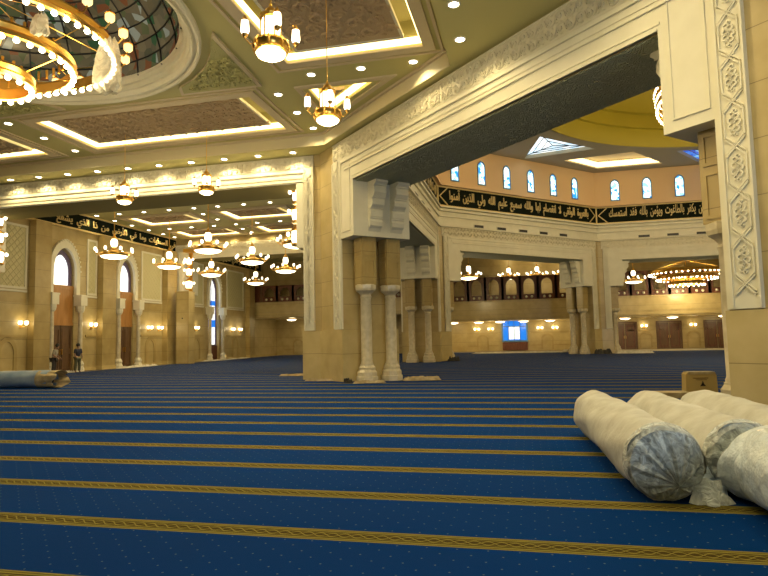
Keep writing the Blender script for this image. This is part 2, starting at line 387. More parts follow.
def scroll_field(poly, z, cell, m_, parent, h=.03, seed=1):
    rn = random.Random(seed); b = MB(); xs = [p[0] for p in poly]; ys = [p[1] for p in poly]
    j = 0; y = min(ys)+cell*.5
    while y < max(ys):
        x = min(xs)+cell*(.5 if j % 2 else .95); i = 0
        while x < max(xs):
            if all(inside((x+dx*cell*.28, y+dy*cell*.28), poly) for dx, dy in ((1, 0), (-1, 0), (0, 1), (0, -1))):
                a = rn.uniform(0, 6.28); sg = 1 if (i+j) % 2 else -1
                ribbon(b, spiral(x, y, cell*.44, a, sg), cell*.075, z, h)
                for q in range(2):
                    aa = a+2.1*(q+1); c_ = (x+cell*.5*cos(aa), y+cell*.5*sin(aa))
                    ribbon(b, [(c_[0]-cell*.12*sin(aa), c_[1]+cell*.12*cos(aa)), c_, (c_[0]+cell*.14*cos(aa+1), c_[1]+cell*.14*sin(aa+1))], cell*.07, z, h)
            x += cell*.92; i += 1
        y += cell*.88; j += 1
    return b.build('carved_scrolls', m_, parent)
def scroll_frieze(b, x0, x1, z0, z1, y, h):
    """running vine: a wave with a scroll in each bay"""
    H_ = z1-z0; n = round((x1-x0)/(H_*.95)); st = (x1-x0)/n; zc = (z0+z1)/2
    for i in range(n):
        cx = x0+(i+.5)*st; sg = 1 if i % 2 else -1
        ribbon(b, spiral(cx, zc+sg*H_*.03, H_*.33, -sg*pi/2, sg, 1.5, 16), H_*.04, y, h, 'y')
        ribbon(b, [(cx-st*.5, zc+sg*H_*.32), (cx-st*.3, zc+sg*H_*.42), (cx, zc+sg*H_*.44), (cx+st*.3, zc+sg*H_*.3), (cx+st*.5, zc-sg*H_*.32)], H_*.035, y, h, 'y')
        for q in (-1, 1): ribbon(b, [(cx+q*st*.36, zc-sg*H_*.40), (cx+q*st*.24, zc-sg*H_*.36), (cx+q*st*.14, zc-sg*H_*.42)], H_*.045, y, h, 'y')

# ------------------------------------------------------------------ strapwork relief strip, vertical, in local x-z plane facing -y
def strap_strip(b, x0, x1, z0, z1, y, dy=.035, per=.72):
    """raised border and two interlaced bands that cross and run straight, with leaf scrolls in the cells; faces -y when dy>0"""
    wd = x1-x0; cx = (x0+x1)/2; bw = .035
    ya, yb = (y-dy, y) if dy > 0 else (y, y-dy)
    b.box(x0, x0+bw, ya, yb, z0, z1).box(x1-bw, x1, ya, yb, z0, z1)
    hw = wd/2-bw*2.2; n = max(1, round((z1-z0)/per)); ph = (z1-z0)/n
    for k in range(n):
        zc = z0+(k+.5)*ph; a = ph*.2
        for sgn in (-1, 1):
            for off in (0, .045):
                p = [(cx-sgn*hw, zc-a-.0), (cx+sgn*hw, zc+a)]
                dx, dz = p[1][0]-p[0][0], p[1][1]-p[0][1]; l = sqrt(dx*dx+dz*dz); nx, nz = -dz/l*.011, dx/l*.011
                o = off-.022
                q = [(p[0][0]+nx*2*o/.022-nx, p[0][1]+o*1.2-nz), (p[1][0]-nx, p[1][1]+o*1.2-nz), (p[1][0]+nx, p[1][1]+o*1.2+nz), (p[0][0]+nx, p[0][1]+o*1.2+nz)]
                b.vprism(q, ya, yb)
            b.box(cx+sgn*hw-.011, cx+sgn*hw+.011, ya, yb, zc+a, min(zc+ph-a, z1))
        zz = zc+ph/2
        if zz+.2 < z1:
            for t in range(9):
                z_ = zz-.2+t*.05; r_ = (.035, .055, .07, .075, .075, .075, .07, .055, .035)[t]
                x_ = cx+(.045 if t % 2 else -.045)*(1-abs(t-4)/7)
                pts = [(x_+r_*cos(q*pi/4), z_+r_*.8*sin(q*pi/4)) for q in range(8)]
                ins = [(x_+r_*.55*cos(q*pi/4), z_+r_*.45*sin(q*pi/4)) for q in range(8)]
                b.ring(ins, pts, ya, yb)

# ------------------------------------------------------------------ floor and outer shell
plate('floor', [(-32, -14), (34, -14), (34, 63), (-32, 63)], [], -.3, -.02, mat('grey_screed', (.35, .30, .2), .6), horizontal=True, kind='structure')
o = MB().prism([(-24.6, -13.5), (26, -13.5), (26, 54), (-5, 54), (-5, 58.5), (-24.6, 58.5)], -.02, 0).build('wall_to_wall_carpet', CARPET)
tag(o, 'blue prayer carpet with gold row lines covering the whole hall floor', 'carpet')
MB().box(-32, 34, -14.3, -14, 0, 9.2).build('wall_back', TAN, kind='structure')
MB().box(34, 34.3, -14, 63, 0, 9.2).build('wall_right', TAN, kind='structure')

# ------------------------------------------------------------------ ceilings
CX, CV = 13.1, 30.7; AO, AI = 20.75, 18.5; HO, HI = AO*math.tan(pi/8), AI*math.tan(pi/8)
oct_out = [(CX+AO/cos(pi/8)*cos(pi/8+k*pi/4), CV+AO/cos(pi/8)*sin(pi/8+k*pi/4)) for k in range(8)]
DC = (-12.25, 11.2); DR = 4.72
circ = [(DC[0]+DR*cos(2*pi*i/48), DC[1]+DR*sin(2*pi*i/48)) for i in range(48)]
C0 = rect(-26.5, -18.4, 17.1, 20.2); C1 = rect(-16.2, -8.25, 17.1, 20.2); C2 = rect(-6.2, -2.4, 7.0, 15.3)
C3 = [(-6.3, 17.2), (-4.25, 17.2), (-6.3, 19.25)]
cells_u = [(-23.7, -19.6), (-17.6, -13.5), (-11.5, -8.3)]
cells_v = [(27.1, 29.7), (32.3, 34.8), (37.3, 39.6)]
C4 = [rect(a, b, c, d) for a, b in cells_u for c, d in cells_v]
outer = [(-32, -14), (34, -14), (34, 63), (-32, 63)]
recess = [(-26.8, 21.1), (-7.1, 21.1), (-1.75, 15.75), (-1.75, 3), (-26.8, 3)]
hall2 = [(-26.8, 24.3), (-7.9, 24.3), (-7.9, 62.9), (-26.8, 62.9)]
gal = [(-7.6, 40.6), (5.2, 53), (21.0, 53), (33.5, 41), (33.5, 62.9), (-7.6, 62.9)]
plate('ceiling_ledge', outer, [recess, hall2, gal, oct_out], 8.75, 9.2, CEIL, horizontal=True, kind='structure')
plate('ceiling', outer, [C0, C1, C2, C3, circ, oct_out]+C4, 9.2, 9.9, CEIL, horizontal=True, kind='structure')
plate('ceiling_upper', outer, [circ, oct_out], 9.9, 10.0, CEIL, horizontal=True, kind='structure')

FASC = mat('pale_fascia', (.66, .58, .36), .6)
MB().prism([(-26.8, 21.06), (-7.12, 21.06), (-7.10, 21.1), (-26.8, 21.1)], 8.74, 9.12).prism([(-7.12, 21.06), (-1.79, 15.73), (-1.75, 15.75), (-7.10, 21.1)], 8.74, 9.12).build('trim_1', FASC, kind='structure')
MB().prism([(-26.8, 20.98), (-7.15, 20.98), (-7.10, 21.1), (-26.8, 21.1)], 9.12, 9.2).prism([(-7.15, 20.98), (-1.86, 15.69), (-1.75, 15.75), (-7.10, 21.1)], 9.12, 9.2).build('trim_2', MOLD, kind='structure')
def inset(poly, d):
    cx = sum(p[0] for p in poly)/len(poly); cy = sum(p[1] for p in poly)/len(poly); n = len(poly); out = []
    for i in range(n):
        a, b, c = Vector(poly[i-1]), Vector(poly[i]), Vector(poly[(i+1) % n])
        e1 = (b-a).normalized(); e2 = (c-b).normalized()
        n1 = Vector((-e1.y, e1.x)); n2 = Vector((-e2.y, e2.x)); bis = (n1+n2); k = 1/max(.2, (bis.dot(n1)))
        out.append(tuple(b+bis*k*d))
    return out
def coffer(poly, name='ceiling_coffer', m_=None):
    root = thing(name, '', '', kind='structure')
    plate('molding', inset(poly, -.50), [inset(poly, -.42)], 9.16, 9.2, MOLD, root, horizontal=True)
    plate('molding', inset(poly, -.30), [inset(poly, .0)], 9.15, 9.2, MOLD, root, horizontal=True)
    plate('cove_light', inset(poly, .015), [inset(poly, .05)], 9.24, 9.42, COVE, root, horizontal=True)
    (x0, y0), (x1, y1) = poly[0], poly[2]
    e = min(.42, (y1-y0)*.17)
    plate('panel_frame', rect(x0+e, x1-e, y0+.02, y1-e), [rect(x0+e+.07, x1-e-.07, y0+.09, y1-e-.07)], 9.22, 9.32, WHITE, root, horizontal=True)
    plate('relief_panel', rect(x0+e+.07, x1-e-.07, y0+.09, y1-e-.07), [], 9.25, 9.32, m_ or CEILR, root, horizontal=True)
    big = (x1-x0) > 7 or y1 < 16
    scroll_field(rect(x0+e+.1, x1-e-.1, y0+.15, y1-e-.1), 9.252, .56 if big else .75, m_ or CEILR, root, .05, int(x0*7))
for c in [C0, C1, C2]: coffer(c)
root = thing('ceiling_coffer', '', '', kind='structure')
plate('molding', inset(C3, -.34), [inset(C3, -.16)], 9.15, 9.2, MOLD, root, horizontal=True)
plate('cove_light', inset(C3, .015), [inset(C3, .05)], 9.30, 9.52, COVE, root, horizontal=True)
plate('relief_panel', inset(C3, .42), [], 9.26, 9.36, CEILR, root, horizontal=True)
for c in C4: coffer(c)

# dome with its stepped ring
dome = thing('ceiling_dome', '', '', kind='structure')
MB().lathe([(5.0, 9.2), (5.0, 9.1), (4.95, 9.05), (4.9, 9.06), (4.88, 9.14), (4.8, 9.14), (4.78, 9.08), (4.72, 9.1), (4.7, 9.24), (4.64, 9.26), (4.63, 9.38), (4.55, 9.4), (4.54, 9.54), (4.46, 9.58), (4.6, 9.7)], 64, (DC[0], DC[1], 0), cap=False).build('dome_ring', WHITE, dome, smooth=True)
def dr(t): return 4.52*cos(t*pi/2)**.8+.01, 9.56+2.8*sin(t*pi/2)
MB().lathe([dr(i/12) for i in range(13)], 48, (DC[0], DC[1], 0), cap=False).build('stained_glass', DOMEG, dome, smooth=True)
b = MB()
for k in range(24):
    a = 2*pi*k/24; b.tube([(DC[0]+(dr(i/10)[0]-.03)*cos(a), DC[1]+(dr(i/10)[0]-.03)*sin(a), dr(i/10)[1]-.02) for i in range(10)], .028, 4)
for i in range(1, 9): r_, z_ = dr(i/10); b.torus(r_-.03, .028, (DC[0], DC[1], z_-.02), 48, 4)
b.build('glazing_bars', DARK, dome)
# carved corner panels round the dome
for sx, sy in ((1, 1), (-1, 1), (1, -1)):
    arc = [(sx*5.25*cos(t), sy*5.25*sin(t)) for t in [radians(q) for q in (25, 35, 45, 55, 64)]]
    poly = [(sx*4.92, sy*2.0)]+arc+[(sx*2.1, sy*5.2), (sx*4.75, sy*5.25)]
    poly = [(DC[0]+x, DC[1]+y) for x, y in poly]
    b = MB().prism(poly, 9.13, 9.2)
    p = thing('ceiling_corner_panel', '', '', kind='structure'); b.build('panel_border', MOLD, p)
    c_ = (sum(q[0] for q in poly)/len(poly), sum(q[1] for q in poly)/len(poly))
    pin = [(c_[0]+(x-c_[0])*.9, c_[1]+(y-c_[1])*.9) for x, y in poly]
    MB().prism(pin, 9.12, 9.14).build('carving', CEILG, p)
    scroll_field(pin, 9.12, .38, CEILG, p, .05, 5)

# ------------------------------------------------------------------ octagon walls with portals
BR = [(0, 7.1), (.56, 7.1), (.58, 6.98), (.50, 6.92), (.42, 6.86), (.46, 6.76), (.47, 6.62), (.40, 6.50), (.30, 6.44), (.33, 6.34), (.32, 6.22), (.24, 6.14), (.16, 6.10), (.19, 6.0), (.18, 5.82), (.12, 5.74), (.15, 5.64), (.13, 5.5), (.05, 5.42), (0, 5.3)]
def octside(n, side, text=None, outer_detail=True, inner_detail=True, z14=14.0, wins=6):
    n = Vector((*n, 0)).normalized(); es = Vector((n.y, -n.x, 0)); et = -n
    M = frame(Vector((CX, CV, 0))+n*AO, es, et)
    root = thing('wall_octagon_'+side, '', '', kind='structure')
    T = 2.25; J = 6.85
    b = MB(M)
    for s in (-1, 1):
        b.prism([(s*J, 0), (s*HO, 0), (s*HI, T), (s*J, T)], 1.85, 14)
    b.box(-J, J, 0, T, 7.1, 9.3)
    b.build('pier_stone', TAN, root)
    b = MB(M); e = .07
    for s in (-1, 1):
        b.prism([(s*(J-.03), -e), (s*(HO+.03), -e), (s*(HI-.03), T+e), (s*(J-.03), T+e)], 0, 1.85)
    b.build('pier_base', TANB, root)
    b = MB(M)                                   # corbel blocks carrying the lintel
    for s in (-1, 1):
        x0, x1 = sorted((s*5.9, s*6.95)); b.box(x0, x1, -.05, T+.05, 5.12, 7.12)
        if outer_detail:
            a, c = sorted((s*6.1, s*6.8)); b.ring(rect(a+.03, c-.03, 5.36, 7.9), rect(a, c, 5.33, 7.93), -.075, -.05)
    b.build('corbel_block', WHITE, root)
    b = MB(M)
    for s in (-1, 1):
        for t in (.80, 1.72):
            b.vprism([(s*(5.9-x*1.0), z) for x, z in BR], t-.25, t+.25)
            for zz, d_ in ((5.77, .14), (6.12, .2), (6.47, .35), (6.89, .46)): b.box(*sorted((s*(5.9-d_-.02), s*5.9)), t-.27, t+.27, zz-.02, zz+.02)
    b.build('corbel_bracket', WHITE, root)
    MB(M).box(-5.9, 5.9, .06, T-.06, 7.06, 7.1).build('soffit', SOFF, root)
    faces = []
    if outer_detail: faces.append(-1)
    if inner_detail: faces.append(1)
    for fsgn in faces:
        y = 0 if fsgn < 0 else T
        def Y(d): return (y-d, y) if fsgn < 0 else (y, y+d)
        Jo = 6.9
        b = MB(M)
        b.box(-Jo, Jo, *Y(.05), 7.1, 8.0)
        for s in (-1, 1): b.box(*sorted((s*6.85, s*6.95)), *Y(.06), 1.87, 8.2)
        b.box(-5.9, 5.9, *Y(.085), 7.1, 7.16).box(-5.95, 5.95, *Y(.07), 7.22, 7.27)
        b.box(-6.5, 6.5, *Y(.09), 7.56, 7.60).box(-6.6, 6.6, *Y(.07), 7.68, 7.78).box(-6.75, 6.75, *Y(.1), 7.86, 7.93)
        b.build('lintel_face', WHITE, root)
        b = MB(M).box(-7.4, 7.4, *Y(.06), 8.0, 8.7)
        b.box(-7.4, 7.4, *Y(.085), 8.64, 8.68)
        for q_ in (8.04, 8.33): scroll_frieze(b, -7.35, 7.35, q_, q_+.29, y-.06 if fsgn < 0 else y+.06, .03 if fsgn < 0 else -.03)
        b.build('frieze', RELIEF, root)
        b = MB(M)
        for s in (-1, 1):
            x0, x1 = sorted((s*6.95, s*7.42))
            if fsgn > 0: x0, x1 = sorted((s*6.9, s*7.3))
            b.box(x0, x1, *Y(.08), 1.87, 8.02)
            strap_strip(b, x0, x1, 1.9, 7.98, y-.08 if fsgn < 0 else y+.08, .03 if fsgn < 0 else -.03, .72)
        b.build('relief_strip', WHITE, root)
    if inner_detail:
        y = T; b = MB(M)
        h = HI-.02
        b.box(-h, h, y, y+.05, 8.72, 9.95).box(-h, h, y, y+.16, 9.25, 9.33).box(-h, h, y, y+.22, 9.6, 9.72).box(-h, h, y, y+.3, 9.82, 9.9)
        b.box(-h, h, y, y+.2, 8.6, 8.68)
        b.build('cornice', WHITE, root)
        b = MB(M); b.box(-h, h, y, y+.34, 11.25, 11.36).box(-h, h, y, y+.22, 11.36, 11.5).build('cornice', PEACH, root)
        p = MB(M).box(-h, h, y, y+.06, 9.92, 11.25).build('calligraphy_band', BLACK, root)
        b = MB(M); b.ring(rect(-h+.07, h-.07, 10.02, 11.17), rect(-h, h, 9.94, 11.25), y+.06, y+.1)
        for s in (-1, 1):
            x = s*(h-.12)
            for q in (-1, 1):
                zc = 10.6; b.vprism([(x, zc), (x-s*.62, zc+q*.55), (x-s*.72, zc+q*.55), (x-s*.10, zc)][::(1 if s*q > 0 else -1)], y+.06, y+.1)
        b.build('band_border', GOLDP, p)
        if text:
            MT = M @ Matrix.Translation((0, y+.09, 10.6)) @ Matrix.Diagonal((1, -1, 1, 1))
            lettering(text, MT, 2*h-1.9, 1.04, p)
        # drum wall with arched windows
        sp = 2.3; xs = [(i-(wins-1)/2)*sp-.42 for i in range(wins)]
        plate('drum_wall', rect(-h-.1, h+.1, 11.3, z14), [arch(x, .62, 11.72, 12.9, 13.32) for x in xs], T-.0, T+.04, PEACH, root, M)
        for i, x in enumerate(xs):
            global WN
            WN += 1
            wr = thing('window_%d' % WN, '', '', kind='structure')
            MB(M).vprism(arch(x, .66, 11.7, 12.9, 13.34), T+.001, T+.012).build('window_pane', BLUEG, wr)
            MB(M).ring(arch(x, .56, 11.76, 12.88, 13.26), arch(x, .68, 11.68, 12.9, 13.37), T+.04, T+.1).build('window_frame', mat_blue, wr)
        for i in range(5):
            x = (i-2)*2.03-.2
            o = MB(M).box(x-.4, x+.4, T+.05, T+.07, 8.74, 8.92).build('air_vent', DARK)
            for q in range(3): pass
            o2 = MB(M).ring(rect(x-.4, x+.4, 8.74, 8.92), rect(x-.43, x+.43, 8.71, 8.95), T+.05, T+.09).build('vent_frame', WHITE, o)
            tag(o, '%s dark slot vent from the left below the %s octagon calligraphy band' % (ORD[i], SIDEN[side]), 'air vent', 'slot vents below the calligraphy band')
    # columns under the corbels
    for s in (-1, 1):
        for t in (.65, 1.68):
            place_column(M @ Vector(((6.35 if s > 0 else -6.58), t, 0)), atan2(es.y, es.x), side, s, t)
    return M
ORD = ['first', 'second', 'third', 'fourth', 'fifth', 'sixth', 'seventh', 'eighth', 'ninth', 'tenth', 'eleventh', 'twelfth']
SIDEN = {'near_left': 'near diagonal', 'left': 'left', 'far_left': 'far diagonal', 'far': 'far', 'far_right': 'far right'}
WN = 0
mat_blue = mat('blue_window_frame', (.12, .28, .5), .5)
proto_col = None
def make_column():
    t = thing('marble_column', 'x', 'column')
    b = MB(); b.lathe([(.40, 0), (.40, .18), (.36, .2), (.36, .34), (.30, .42), (.31, .5), (.25, .58), (.25, .62)], 8, cap=True)
    b.build('plinth', COLM, t)
    MB().lathe([(.205, .6), (.22, .66), (.195, .72), (.20, 1.7), (.185, 2.95), (.21, 3.0), (.185, 3.05), (.2, 3.1)], 24).build('shaft', COLM, t, smooth=True)
    MB().lathe([(.2, 3.08), (.25, 3.14), (.36, 3.22), (.38, 3.3), (.38, 3.42), (.34, 3.44)], 8).build('capital', COLM, t)
    b = MB(); b.box(-.29, .29, -.29, .29, 3.42, 5.14)
    for s in (-1, 1):
        for (z0, z1) in ((3.5, 4.35), (4.45, 5.05)):
            b.ring(rect(-.17, .17, z0+.07, z1-.07), rect(-.22, .22, z0, z1), *((-.31, -.29) if s < 0 else (.29, .31)))
            R = Matrix.Rotation(pi/2, 4, 'Z'); b.M = R
            b.ring(rect(-.17, .17, z0+.07, z1-.07), rect(-.22, .22, z0, z1), *((-.31, -.29) if s < 0 else (.29, .31))); b.M = Matrix()
    b.build('impost_block', GOLDST, t)
    return t
def place_column(p, rz, side, s, t):
    global proto_col
    end = {'near_left': ('right', 'left'), 'left': ('near', 'far'), 'far_left': ('left', 'right'), 'far': ('left', 'right'), 'far_right': ('left', 'right')}[side][0 if s < 0 else 1]
    lab = '%s marble column of the pair at the %s end of the %s portal' % ('outer' if t < 1 else 'inner', end, SIDEN[side])
    g = 'paired columns under the portal corbels'
    if proto_col is None:
        proto_col = make_column(); proto_col.location = p; proto_col.rotation_euler = (0, 0, rz); proto_col['label'] = lab; proto_col['group'] = g
    else: dup(proto_col, p, rz, lab, g)
MN = octside((-1, -1), 'near_left', inner_detail=False)
# the drum above the near side
octside((-1, 0), 'left', 'الله لا إله إلا هو الحي القيوم لا تأخذه سنة ولا نوم')
octside((-1, 1), 'far_left', 'بالعروة الوثقى لا انفصام لها والله سميع عليم الله ولي الذين آمنوا')
octside((0, 1), 'far', 'لا إكراه في الدين قد تبين الرشد من الغي فمن يكفر بالطاغوت ويؤمن بالله فقد استمسك', outer_detail=False)
octside((1, 1), 'far_right', None, outer_detail=False, wins=6)
for nm, n in (('near', (0, -1)), ('right', (1, 0)), ('near_right', (1, -1))):
    n = Vector((*n, 0)).normalized(); es = Vector((n.y, -n.x, 0)); M = frame(Vector((CX, CV, 0))+n*AO, es, -n)
    b = MB(M)
    for s in (-1, 1): b.prism([(s*6.85, 0), (s*HO, 0), (s*HI, 2.25), (s*6.85, 2.25)], 0, 14)
    b.box(-6.9, 6.9, 0, 2.25, 7.1, 14).build('wall_octagon_'+nm, WHITE, kind='structure')
b = MB(MN).box(-6.9, 6.9, 0, 2.25, 9.3, 14).build('wall_octagon_drum', PEACH, kind='structure')

# octagon ceiling with central dome
io = [(CX+(AI+.3)/cos(pi/8)*cos(pi/8+k*pi/4), CV+(AI+.3)/cos(pi/8)*sin(pi/8+k*pi/4)) for k in range(8)]
RD = 13.2
cc = [(CX+RD*cos(2*pi*i/64), CV+RD*sin(2*pi*i/64)) for i in range(64)]
def rotp(poly, k): a = k*pi/4; return [(CX+(x*cos(a)-y*sin(a)), CV+(x*sin(a)+y*cos(a))) for x, y in poly]
tri = [(-8.1, 12.0), (-12.0, 8.1), (-12.0, 12.0)]          # beside the far diagonal wall
tri = [(-8.2, 11.9), (-11.9, 8.2), (-12.9, 12.9)]
kite = [(-7.35, 17.35), (-3.0, 17.2), (-5.1, 14.0), (-6.3, 14.0)]
kite = [(-7.3, 17.3), (-2.9, 17.2), (-4.6, 14.35), (-6.9, 13.4), (-14.2, 10.1)]
kite = [(-7.5, 17.3), (-2.9, 17.2), (-5.55, 13.4), (-10.1, 14.2)]
def orient(p):
    a = sum(p[i][0]*p[(i+1) % len(p)][1]-p[(i+1) % len(p)][0]*p[i][1] for i in range(len(p)))
    return p if a > 0 else p[::-1]
tris = [orient(rotp(tri, k)) for k in range(8)]; kites = [orient(rotp(kite, k)) for k in range(8)]
plate('ceiling_octagon', io, [cc]+tris+kites, 14.0, 14.7, mat('octagon_ceiling_paint', (.42, .38, .27), .7), horizontal=True, kind='structure')
for k in range(8):
    if k in (3, 4, 5): continue
    r_ = thing('ceiling_skylight', '', '', kind='structure')
    plate('skylight_glass', tris[k], [], 14.25, 14.3, SKYB if k == 7 else SKYG, r_, horizontal=True)
    b = MB()
    c_ = Vector((sum(p[0] for p in tris[k])/3, sum(p[1] for p in tris[k])/3, 14.2))
    for p in tris[k]: b.tube([c_, (p[0], p[1], 14.2)], .03, 4)
    for i in range(3):
        p, q = Vector((*tris[k][i], 14.2)), Vector((*tris[k][(i+1) % 3], 14.2))
        for t in (.3, .6): b.tube([p.lerp(c_, t), q.lerp(c_, t)], .025, 4)
    b.build('skylight_bars', DARK, r_)
    r_ = thing('ceiling_coffer', '', '', kind='structure')
    plate('cove_light', inset(kites[k], .01), [inset(kites[k], .06)], 14.1, 14.5, COVEW, r_, horizontal=True)
    plate('relief_panel', inset(kites[k], .0), [], 14.6, 14.72, mat('cream_carved_panel', (.8, .68, .42), .6) if k == 0 else bpy.data.materials['cream_carved_panel'], r_, horizontal=True)
MB().lathe([(13.2, 14.0), (13.2, 13.9), (13.05, 13.85), (12.9, 14.1), (12.9, 15.0), (12.7, 15.05), (12.7, 15.9), (12.45, 15.95), (12.4, 16.8), (11.6, 18.5), (9.8, 20.6), (6.8, 22.3), (3.5, 23.2), (.1, 23.5)], 64, (CX, CV, 0), cap=False).build('ceiling_central_dome', MUST, smooth=True, kind='structure')

# ------------------------------------------------------------------ cross beams of the side hall
def crossbeam(name, v0, v1, ul, ur, left_pier, near=True):
    """lintel parallel to the row lines, facing the camera at v0"""
    r_ = thing(name, '', '', kind='structure')
    zb = 7.72
    MB().box(ul-.6, ur+.7, v0, v1, zb, 9.2).build('lintel', TAN, r_)
    b = MB(); b.box(ul+.4, ur-.4, v0-.05, v0, 7.66, 8.22)
    b.box(ul+.5, ur-.5, v0-.09, v0, 7.7, 7.75).box(ul+.4, ur-.4, v0-.08, v0, 7.85, 7.93).box(ul+.3, ur-.3, v0-.1, v0, 8.06, 8.14)
    for u_ in (ul, ur):
        s = 1 if u_ == ul else -1
        a, c = sorted((u_+s*.40, u_+s*.72)); b.box(a, c, v0-.05, v1, 5.1, 7.72)
        b.box(*sorted((u_+s*.44, u_+s*.68)), v0-.07, v0-.05, 5.2, 7.66)
    b.build('lintel_face', WHITE, r_)
    b = MB().box(ul, ur, v0-.07, v0, 8.22, 8.72); [scroll_frieze(b, ul+.05, ur-.05, q_, q_+.22, v0-.07, .03) for q_ in (8.24, 8.46)]; b.build('frieze', RELIEF, r_)
    b = MB()
    for u_ in (ul, ur):
        s = 1 if u_ == ul else -1; a, c = sorted((u_, u_+s*.42)); b.box(a, c, v0-.08, v0, 1.87, 8.24); strap_strip(b, a, c, 1.9, 8.2, v0-.08, .03)
    b.build('relief_strip', WHITE, r_)
    MB().box(ul+.7, ur-.7, v0+.05, v1-.05, 7.66, 7.72).build('soffit', SOFB, r_)
    b = MB(); b.box(ur-.45, ur+.6, v0, v1, 1.85, 7.72)
    b.box(ul-.6, ul+.45, v0, v1, 1.85, 7.72).build('pier_stone', TAN, r_)
    b = MB(); b.box(ur-.5, ur+.62, v0-.07, v1, 0, 1.85); b.box(ul-.6, ul+.5, v0-.07, v1, 0, 1.85); b.build('pier_base', TANB, r_)
crossbeam('wall_front_lintel', 22.2, 24.4, -25.35, -7.95, True)
crossbeam('wall_middle_lintel', 40.2, 42.2, -25.35, -7.7, True)

# ------------------------------------------------------------------ left wall
UL = -25.4
ML = frame((UL, 0, 0), (0, 1, 0), (-1, 0, 0))     # local x = v, local y grows into the wall
lw = thing('wall_left', '', '', kind='structure')
A1 = (29.1, 1.75); A2 = (34.6, 1.55); A3 = (46.0, 1.7)
AR3 = [arch(c, w_, 0.0, 5.7, 7.0) for c, w_ in (A1, A2, A3)]
AR3 = [[(x, max(z, .001)) for x, z in a] for a in AR3]
plate('wall_stone', rect(6, 60, -.1, 9.2), [a for a in AR3], 0, .5, TAN, lw, ML)
MB(ML).box(6, 60, .5, .6, 0, 9.2).build('wall_backing', PURP, lw)
# calligraphy band
cb = MB(ML).box(24.4, 55, -.12, 0, 8.25, 9.15).build('calligraphy_band', BLACK, lw)
MB(ML).box(24.4, 55, -.2, 0, 8.16, 8.25).box(24.4, 55, -.16, 0, 9.1, 9.2).build('band_border', GOLDP, cb)
# viewed from the room side: right of the viewer is +v
lettering('الله لا إله إلا هو الحي القيوم لا تأخذه سنة ولا نوم له ما في السماوات وما في الأرض من ذا الذي يشفع عنده إلا بإذنه',
          frame((UL+.14, 39.6, 8.68), (0, 1, 0), (-1, 0, 0)), 29.5, .74, cb)
b = MB(ML)
for v0, v1 in ((26.65, 27.75), (31.9, 33.1), (38.7, 39.9), (51.9, 53.0)): b.box(v0, v1, -.42, 0, 0, 8.16)
b.build('pilaster', GOLDST, lw)
b = MB(ML)
for v0, v1 in ((26.6, 27.8), (31.85, 33.15), (38.65, 39.9), (51.85, 53.05)): b.box(v0, v1, -.46, 0, 0, .25)
b.box(24.4, 27.9, -.06, 0, 0, .18).box(30.3, 33.5, -.06, 0, 0, .18).box(35.6, 44.9, -.06, 0, 0, .18).box(47.1, 60, -.06, 0, 0, .18)
b.build('skirting', TANB, lw)
LAT = mat('lattice_plaster', (.62, .56, .30), .6)
tc = N(LAT, 'ShaderNodeTexCoord'); sp = N(LAT, 'ShaderNodeSeparateXYZ'); L(LAT, tc.outputs['Object'], sp.inputs[0])
def _m(op, a, b_):
    n = N(LAT, 'ShaderNodeMath', operation=op)
    for i, x in enumerate((a, b_)):
        if isinstance(x, (int, float)): n.inputs[i].default_value = x
        elif x is not None: L(LAT, x, n.inputs[i])
    return n.outputs[0]
s1 = _m('ABSOLUTE', _m('SINE', _m('MULTIPLY', _m('ADD', sp.outputs['Y'], sp.outputs['Z']), 8.5), None), None)
s2 = _m('ABSOLUTE', _m('SINE', _m('MULTIPLY', _m('SUBTRACT', sp.outputs['Y'], sp.outputs['Z']), 8.5), None), None)
hh = _m('MINIMUM', _m('MINIMUM', s1, s2), .3)
bp = N(LAT, 'ShaderNodeBump'); bp.inputs['Distance'].default_value = .12; bp.invert = True; L(LAT, hh, bp.inputs['Height']); L(LAT, bp.outputs[0], P(LAT).inputs['Normal'])
for v0, v1, cn in ((24.6, 26.5, 25.4), (36.2, 38.5, 37.3), (42.4, 44.3, 43.3), (48.2, 51.4, 49.8), (30.95, 31.8, None)):
    MB(ML).box(v0+.1, v1-.1, -.02, 0, 4.55, 7.7).build('lattice_panel', LAT, lw)
    b = MB(ML); b.ring(rect(v0+.12, v1-.12, 4.57, 7.68), rect(v0, v1, 4.45, 7.8), -.06, 0)
    b.box(v0, v1, -.09, 0, 4.3, 4.4)
    b.build('panel_frame', WHITE, lw)
    MB(ML).box(v0, v1, -.03, 0, 3.75, 4.28).build('marble_band', GOLDST, lw)
    b = MB(ML); b.box(v0, v1, -.05, 0, 1.95, 2.1)
    if cn:
        b.ring(arch(cn, .8, .2, 1.15, 1.75), arch(cn, 1.2, .18, 1.2, 2.0), -.05, 0)
    b.build('niche_frame', GOLDST, lw)
